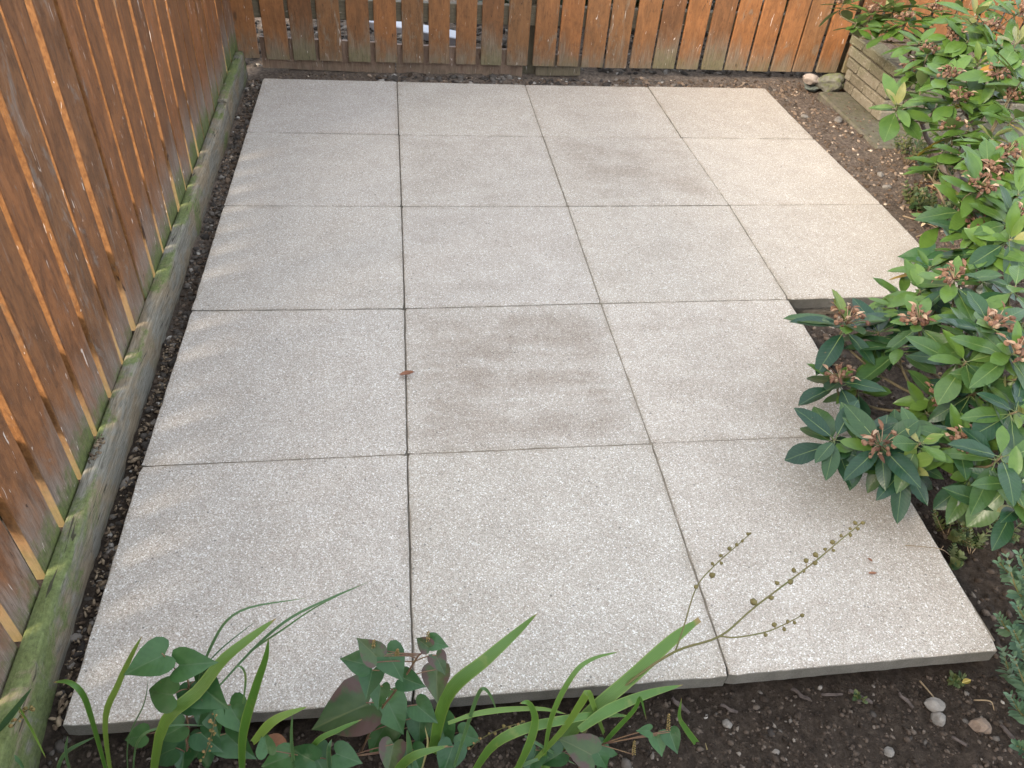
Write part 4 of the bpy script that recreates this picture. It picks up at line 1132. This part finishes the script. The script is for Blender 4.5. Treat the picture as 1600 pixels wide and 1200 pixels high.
clump('strap_leaf_clump', (225, 1200, -0.1), 'strap leaf clump with a long nicked blade at the front left', 'plant', [
    {'p': [(205, 1195, -.11), (255, 1135, -.09), (310, 1080, -.06), (350, 1030, -.03), (400, 990, 0), (432, 966, .02)], 'w': 27, 'tp': 1.0},
    {'p': [(150, 1200, -.1), (165, 1130, -.08), (185, 1070, -.06), (208, 1020, -.04), (222, 994, -.03)], 'w': 14, 'tp': 1.0},
    {'p': [(370, 1205, -.1), (380, 1150, -.09), (400, 1075, -.07), (415, 1030, -.06), (420, 998, -.05)], 'w': 21, 'tp': .9},
    {'p': [(145, 1190, -.09), (146, 1130, -.07), (130, 1085, -.06), (108, 1066, -.05), (84, 1066, -.04)], 'w': 13, 'tp': 1.1},
    {'p': [(395, 1160, -.1), (430, 1125, -.09), (480, 1104, -.08)], 'w': 20, 'tp': .9, 'free': 1},
], 'strap leaf clumps in the front bed')
clump('grass_tuft', (180, 1205, -0.11), 'thin blue green grass blades arching over the front left slab', 'grass', [
    {'p': [(300, 1100, -.06), (330, 1010, -.01), (375, 955, .02), (480, 934, .05)], 'w': 6, 'free': 1},
    {'p': [(335, 1080, -.05), (400, 1010, 0), (455, 965, .03), (520, 933, .06), (570, 912, .09)], 'w': 6, 'free': 1},
    {'p': [(340, 1075, -.05), (390, 1020, 0), (440, 985, .02), (500, 945, .05), (580, 907, .09)], 'w': 4, 'free': 1},
    {'p': [(320, 1040, -.03), (350, 1010, -.01), (400, 970, .02)], 'w': 3, 'free': 1},
    {'p': [(178, 1205, -.1), (200, 1160, -.08), (225, 1100, -.06), (232, 1060, -.05)], 'w': 3},
    {'p': [(180, 1200, -.1), (215, 1160, -.09), (260, 1135, -.08), (320, 1133, -.07)], 'w': 5},
    {'p': [(380, 1100, -.07), (384, 1060, -.06), (378, 1043, -.06), (366, 1041, -.06)], 'w': 5, 'free': 1},
], 'grass tufts in the front bed', 'grass')
clump('grass_tuft', (20, 1200, -0.05), 'short grass blades and dry seed bits at the foot of the edging, bottom left corner', 'grass', [
    {'p': [(-10, 1150, -.05), (20, 1115, -.04), (50, 1075, -.03)], 'w': 14, 'free': 1},
    {'p': [(0, 1180, -.06), (25, 1185, -.06), (40, 1205, -.07)], 'w': 9, 'free': 1},
    {'p': [(30, 1105, -.04), (50, 1140, -.05), (72, 1185, -.07)], 'w': 5, 'free': 1, 'm': 'strap'},
    {'p': [(60, 1200, -.08), (100, 1180, -.07), (150, 1150, -.06)], 'w': 8},
    {'p': [(100, 1210, -.09), (104, 1180, -.08), (106, 1150, -.07)], 'w': 7},
], 'grass tufts in the front bed', 'grass')
clump('grass_tuft', (560, 1205, -0.12), 'mixed upright grass blades in front of the red stemmed heart leaf plant', 'grass', [
    {'p': [(455, 1205, -.12), (456, 1160, -.11), (457, 1113, -.10)], 'w': 7},
    {'p': [(452, 1198, -.12), (490, 1165, -.1), (530, 1140, -.09), (566, 1124, -.08)], 'w': 11, 'm': 'strap'},
    {'p': [(512, 1200, -.12), (514, 1175, -.12), (518, 1155, -.11)], 'w': 9},
    {'p': [(640, 1205, -.12), (640, 1170, -.11), (636, 1140, -.1)], 'w': 12},
    {'p': [(655, 1200, -.12), (668, 1165, -.11), (664, 1135, -.10)], 'w': 4, 'm': 'dryblade'},
    {'p': [(706, 1205, -.12), (725, 1150, -.1), (745, 1090, -.09), (756, 1076, -.09), (768, 1090, -.08), (778, 1118, -.08)], 'w': 8},
    {'p': [(780, 1205, -.13), (830, 1190, -.12), (885, 1175, -.11)], 'w': 7},
    {'p': [(600, 1205, -.13), (640, 1185, -.12), (700, 1165, -.11)], 'w': 18, 'm': 'strap'},
    {'p': [(960, 1200, -.12), (1000, 1182, -.11), (1060, 1180, -.11), (1110, 1190, -.11)], 'w': 5},
    {'p': [(820, 1150, -.1), (850, 1168, -.11), (900, 1195, -.12)], 'w': 6, 'free': 1},
], 'grass tufts in the front bed', 'grass')
# seed stalk
sb = P(890, 1180, -0.1); sb.z = soil_z(sb.x, sb.y)
stalk = empty('seed_stalk', sb); tag(stalk, 'thin branched stalk with rows of round seed capsules leaning over the patio', 'seed stalk')
ZP = lambda x, y, z: onz(x, y, z)
main = [sb, ZP(930, 1120, -.01), ZP(985, 1065, .07), ZP(1055, 1018, .13), ZP(1125, 994, .17), ZP(1180, 948, .20), ZP(1270, 880, .24), ZP(1312, 845, .26), ZP(1345, 818, .28)]
a = Acc(); sp = spline(main, 40); a.add(*tube_vf(sp, [lerp(0.0034, 0.0009, (i / 40) ** .7) for i in range(41)], 6)); a.build('stem', M['stalk'], stalk)
br1 = [ZP(1055, 1018, .13), ZP(1068, 980, .145), ZP(1088, 918, .17), ZP(1115, 885, .19), ZP(1145, 858, .2), ZP(1171, 835, .215)]
br2 = [ZP(1125, 994, .17), ZP(1150, 996, .175), ZP(1195, 988, .185), ZP(1225, 976, .195), ZP(1252, 962, .20)]
for b in (br1, br2):
    a = Acc(); q = spline(b, 20); a.add(*tube_vf(q, [lerp(0.0016, 0.0009, i / 20) for i in range(21)], 5)); a.build('side_stem', M['stalk'], stalk)
beads = [(1087, 917, 7, br1), (1112, 898, 10, br1), (1113, 881, 6, br1), (1126, 868, 6, br1), (1127, 880, 6, br1), (1140, 857, 6, br1), (1151, 851, 6, br1), (1160, 845, 6, br1), (1168, 834, 5, br1), (1172, 833, 4, br1),
         (1177, 941, 12, main), (1205, 934, 8, main), (1214, 911, 8, main), (1235, 909, 8, main), (1240, 891, 8, main), (1256, 892, 7, main), (1259, 876, 8, main), (1273, 879, 8, main), (1274, 867, 9, main), (1289, 858, 6, main), (1302, 860, 6, main), (1301, 847, 7, main), (1314, 837, 6, main), (1329, 836, 7, main), (1328, 826, 5, main), (1340, 826, 6, main), (1336, 817, 7, main), (1348, 817, 7, main),
         (1196, 992, 7, br2), (1210, 976, 7, br2), (1225, 983, 7, br2), (1231, 971, 7, br2), (1241, 973, 6, br2), (1253, 961, 7, br2)]
for k, (x, y, s, br) in enumerate(beads):
    pts = spline(br, 60)
    # hang the capsule beside the nearest stem point
    def scr(q):
        w = q - CAM; zc = -w.dot(CZ); return (800 + FOC * w.dot(CX) / zc, 600 - FOC * w.dot(CY) / zc, zc)
    q = min(pts, key=lambda w: (scr(w)[0] - x) ** 2 + (scr(w)[1] - y) ** 2); zc = scr(q)[2]
    c = CAM + ray(x, y) * zc; r = s / FOC * zc * 0.55
    vs, fs = SH[k % 8]; a = Acc(); a.add([c + Vector(v) * r for v in vs], [tuple(f) for f in fs]); a.tube([q, (q + c) / 2, c], 0.0008, 0.0008, 3, 4)
    a.build('seed_capsule', M['capsule'], stalk)

# dry orange seed sprigs among the front plants
for (pts, lab) in [([(318, 1185), (330, 1150), (336, 1120)], 'orange brown seed sprig among heart leaves at the front left'),
                   ([(715, 1195), (745, 1160), (780, 1140), (820, 1128)], 'orange brown seed sprig lying under the front centre strap leaves'),
                   ([(20, 1135), (35, 1115), (50, 1105)], 'tiny reddish seed sprig against the timber edging at bottom left')]:
    ctrl = [P(x, y, -.075 if x > 100 else -.03) for x, y in pts]
    t = empty('seed_sprig', ctrl[0]); tag(t, lab, 'seed sprig', 'dry seed sprigs')
    a = Acc(); a.tube(ctrl, .0011, .0008, 12, 5); a.build('stem', M['stalk'], t)
    b = Acc()
    for i, q in enumerate(spline(ctrl, 16)):
        vs, fs = SH[i % 8]; c = q + Vector((jit(.006), jit(.004), jit(.006))); r = random.uniform(.002, .0038)
        b.add([c + Vector(v) * r for v in vs], [tuple(f) for f in fs])
    b.build('seed_capsules', M['spike'], t)['kind'] = 'stuff'

# ------------------------------------------------------------------ spurge and weeds on the right
def leafy_shoot(a_stem, a_leaf, ctrl, L, W, n, r=0.0022, shape='obov', up=0.55):
    sp = spline(ctrl, n); a_stem.tube(ctrl, r, r * 0.6, 10, 5)
    for i in range(2, n + 1):
        q = sp[i]; d = (sp[min(i + 1, n)] - sp[i - 1]).normalized()
        u = d.cross(Vector((.3, 1, .2))).normalized(); w = d.cross(u)
        for j in range(3):
            an = i * 2.4 + j * 2.094 + jit(.2); h = u * math.cos(an) + w * math.sin(an)
            tt = i / n; s = (0.65 + 0.5 * math.sin(math.pi * min(1, tt * 1.1))) * random.uniform(.85, 1.15)
            vv, ff = leaf_vf(L * s, W * s, shape, 0.2, 0.1, 4)
            m = Matrix.Translation(q) @ frame(h + d * (up + 0.8 * tt * tt), d)
            a_leaf.add([m @ Vector(v) for v in vv], ff)
def shoot_plant(name, base, shoots, L, W, n, mat, stem_mat, label, cat, shape='obov', group=None, r=0.0022):
    t = empty(name, base); tag(t, label, cat, group)
    for ctrl in shoots:
        s, l = Acc(), Acc(); leafy_shoot(s, l, ctrl, L, W, n, r, shape)
        s.build('stem', M[stem_mat], t); l.build('shoot_leaves', M[mat], t)['kind'] = 'stuff'
    return t
def gz(x, y, z=-0.05):
    q = onz(x, y, z); return Vector((q.x, q.y, soil_z(q.x, q.y)))
b = gz(1640, 1080)
shoot_plant('spurge', b, [
    [b, onz(1615, 1040, .03), onz(1596, 1010, .08), onz(1584, 985, .11)],
    [b, onz(1610, 960, .06), onz(1588, 920, .12), onz(1574, 872, .16)],
    [b, onz(1625, 950, .08), onz(1606, 900, .14), onz(1594, 868, .18)],
    [b, onz(1620, 1100, .02), onz(1600, 1065, .06), onz(1585, 1030, .09)],
    [b, onz(1625, 1010, .05), onz(1605, 975, .09), onz(1590, 948, .12)],
    [b, onz(1600, 1000, .02), onz(1575, 985, .04), onz(1562, 965, .06)],
    [b, onz(1605, 930, .05), onz(1580, 900, .09), onz(1562, 880, .12)],
    [b, onz(1600, 1075, .01), onz(1578, 1050, .03), onz(1568, 1020, .05)],
    [b, onz(1620, 1130, .01), onz(1596, 1115, .04), onz(1580, 1090, .06)],
    [b, onz(1630, 960, .08), onz(1612, 925, .12), onz(1598, 900, .15)],
    [b, onz(1625, 1060, .05), onz(1606, 1040, .07), onz(1596, 1010, .10)],
], 0.023, 0.0065, 13, 'spurge', 'stalk', 'grey green spurge with small pointed leaves packed along its stems at the right edge', 'plant')
b = gz(1650, 1200)
shoot_plant('spurge', b, [[b, onz(1625, 1190, 0), onz(1600, 1172, .02), onz(1588, 1165, .03)]], 0.02, 0.0055, 9, 'spurge', 'stalk', 'single grey green spurge shoot in the bottom right corner', 'plant')
def weed(px, py, n, hgt, L, W, mat, label, spread=0.05, stemm='drystem', seed=0, nl=7):
    b = gz(px, py, -0.04); rs = random.Random(seed); sh = []
    for i in range(n):
        an = rs.uniform(0, 6.28); e = Vector((math.cos(an), math.sin(an), 0)) * spread * rs.uniform(.3, 1)
        sh.append([b + e * .1, b + e * .5 + Vector((0, 0, hgt * .5 * rs.uniform(.7, 1.2))), b + e + Vector((0, 0, hgt * rs.uniform(.6, 1.1)))])
    return shoot_plant('weed', b, sh, L, W, nl, mat, stemm, label, 'weed', 'ellip', 'weeds at the foot of the shrub', 0.0011)
weed(1413, 262, 14, .17, .020, .0055, 'weed', 'thin brownish weed tuft below the concrete footing', .12, seed=1)
weed(1398, 245, 5, .08, .014, .004, 'weed', 'small wispy weed at the corner of the concrete footing', .06, seed=2)
weed(1425, 330, 10, .09, .024, .010, 'weed', 'low round leaved weed between the bare soil and the shrub', .07, seed=3)
weed(1455, 300, 9, .16, .024, .008, 'weed', 'yellowing weed stems in front of the leaf litter', .07, seed=4)
weed(1480, 345, 6, .09, .022, .008, 'weed', 'bushy little weed under the middle of the shrub', .09, seed=5)
weed(1492, 822, 6, .05, .017, .006, 'weed', 'ferny weed rosette beside the right slab edge under the shrub', .06, seed=6)
weed(1515, 795, 6, .07, .020, .007, 'weed', 'leafy weed just right of the ferny rosette', .08, seed=7)
weed(1500, 868, 3, .03, .018, .007, 'weed', 'small weed touching the right slab edge beside a dry twig', .03, seed=8)
weed(1505, 1050, 4, .02, .014, .0035, 'weed', 'tiny blue green seedling near the front right slab corner', .02, 'stalk', 9, 5)
weed(1350, 1076, 3, .02, .012, .004, 'grass' if False else 'weed', 'tiny green sprout under the front slab edge', .015, 'stalk', 10, 3)
weed(1540, 330, 6, .10, .024, .010, 'weed', 'green weed below the large shrub at its right', .09, seed=12)
weed(1570, 830, 5, .08, .020, .007, 'weed', 'weed between the shrub and the spurge at the right', .08, seed=13)
weed(1440, 290, 12, .15, .022, .007, 'weed', 'dense dry weed clump between the footing and the shrub', .10, seed=15)
weed(1450, 350, 12, .10, .026, .011, 'weed', 'fresh green weed clump beside the bent dead stem', .10, seed=16)
weed(1500, 310, 7, .10, .022, .008, 'weed', 'mixed green and brown weed under the upper shrub', .10, seed=17)
weed(1530, 850, 4, .05, .018, .006, 'weed', 'sparse weed on dark soil right of the front slab', .07, seed=14)

# ------------------------------------------------------------------ small things lying about
def small_leaf(name, px, py, z, w_px, deg, mat, label, cat, W=0.2, group=None, curl=-0.25):
    pos = onz(px, py, z); L = w_px / FOC * (pos - CAM).length
    me = leaf_mesh(L, L * W, 'ellip', 0.5, curl, 6, 1, px); me.materials.append(M[mat])
    o = link(name, me); d = img_dir(deg); d.z = 0
    place(o, pos - d.normalized() * L * 0.5 + Vector((0, 0, 0.004)), d, (0.1, 0, 1)); tag(o, label, cat, group); return o
small_leaf('dead_leaf', 636, 587, .002, 24, -8, 'deadleaf', 'curled reddish brown dead leaf on the long joint between slabs', 'leaf', 0.22)
small_leaf('dead_leaf', 1362, 898, .001, 12, 8, 'deadleaf', 'tiny red brown leaf scrap on the front right slab', 'leaf', 0.2)
small_leaf('dead_leaf', 1358, 877, .001, 8, 80, 'deadleaf', 'red brown bud scale just above the tiny leaf scrap on the front right slab', 'leaf', 0.3)
small_leaf('dead_leaf', 430, 1165, -.05, 40, 20, 'deadleaf', 'brown curled dead leaf on the soil at the front left', 'leaf', 0.3)
small_leaf('dead_leaf', 698, 1128, -.05, 26, -10, 'deadleaf', 'small red dead leaf on the soil below the front centre slab edge', 'leaf', 0.3)
small_leaf('dead_leaf', 188, 533 + 0, .062, 26, 80, 'deadleaf', 'brown dead leaf caught against the left fence slats', 'leaf', 0.3)
small_leaf('dead_leaf', 1508, 1067, -.06, 12, -20, 'rh_yellow', 'small orange leaf on the soil near the front right corner', 'leaf', 0.3)
def chip(px0, py0, px1, py1, w, label):
    p0 = onz(px0, py0, -.062); p1 = onz(px1, py1, -.062)
    for p in (p0, p1): p.z = soil_z(p.x, p.y) + 0.007
    d = p1 - p0; L = d.length; ww = w / FOC * 1.35
    V, F = [], []; n = 6
    for i in range(n + 1):
        t = i / n; e = 0.5 + 0.5 * math.sin(math.pi * (0.15 + 0.7 * t)); b = 0.006 * noise.noise((t * 2.5, px0, 0)); e *= 0.75 + 0.5 * noise.noise((t * 5, px0, 7))
        V += [(-ww / 2 * e + b, L * t, 0), (ww / 2 * e + b, L * t, 0.001), (ww / 2 * e * .8 + b, L * t, .004), (-ww / 2 * e * .7 + b, L * t, .0045)]
    for i in range(n):
        for k in range(4):
            a = i * 4 + k; c = i * 4 + (k + 1) % 4; F.append((a, c, c + 4, a + 4))
    F += [(3, 2, 1, 0), (n * 4, n * 4 + 1, n * 4 + 2, n * 4 + 3)]
    o = link('wood_chip', mesh('wood_chip', V, F), M['chip']); place(o, p0, d, (0.1, 0.1, 1)); tag(o, label, 'wood chip', 'wood chips on the front soil')
chip(1127, 1099, 1154, 1110, 8, 'reddish bark sliver on the front soil near the slab joint')
chip(1240, 1072, 1267, 1092, 10, 'flat grey wood chip under the front slab edge, leftmost of the close row')
chip(1287, 1081, 1318, 1084, 6, 'thin horizontal wood sliver in the middle of the row of chips')
chip(1326, 1078, 1366, 1093, 11, 'largest curved wood chip under the front slab edge')
chip(1406, 1080, 1430, 1102, 8, 'slanted grey wood chip right of the largest chip')
chip(1490, 1149, 1512, 1164, 7, 'pale wood sliver right of the brown stone cluster')
chip(1566, 1132, 1584, 1158, 12, 'dark bent bark piece at the right end of the front soil')
chip(1050, 1090, 1078, 1112, 12, 'grey wood chip beside the tip of a strap leaf')
def twig(name, ctrl, r0, label, side=()):
    t = empty(name, ctrl[0]); tag(t, label, 'twig', 'dry twigs')
    a = Acc(); a.tube(ctrl, r0, r0 * .5, 12, 5)
    for s in side: a.tube(s, r0 * .6, r0 * .4, 4, 4)
    o = a.build('stem', M['drystem'], t); return t
twig('twig', [onz(1415, 852, .004), onz(1450, 855, .006), onz(1475, 860, .008), gz(1500, 866)], .0011, 'thin dark twig lying on the right edge of the front right slab', [[onz(1470, 859, .007), onz(1474, 853, .02)]])
twig('twig', [gz(1446, 1050), gz(1462, 1075) + Vector((0, 0, .01)), gz(1480, 1096)], .0022, 'straight dry twig on the soil below the front right slab edge')
twig('twig', [gz(1530, 1085), gz(1550, 1093) + Vector((0, 0, .012)), gz(1563, 1101)], .0018, 'dark short twig on the soil at the front right')
twig('twig', [gz(1408, 342), gz(1440, 358) + Vector((0, 0, .012)), gz(1470, 366)], .003, 'pale dry stick on the bare soil beyond the shrub')
twig('twig', [gz(1430, 374), gz(1460, 370) + Vector((0, 0, .02)), gz(1495, 358) + Vector((0, 0, .03))], .0035, 'longer pale stick just in front of the pale dry stick')
twig('twig', [gz(1478, 346), onz(1476, 320, .06), onz(1462, 290, .12), onz(1450, 272, .16)], .0055, 'bent upright dead stem rising beside the shrub')

# hide nothing, render defaults
scene.cycles.samples = 64
scene.cycles.max_bounces = 6
scene.cycles.diffuse_bounces = 3
scene.cycles.glossy_bounces = 2
scene.cycles.transmission_bounces = 3
scene.cycles.use_adaptive_sampling = True
scene.cycles.adaptive_threshold = 0.02
scene.cycles.caustics_reflective = False
scene.cycles.caustics_refractive = False
scene.cycles.use_denoising = True
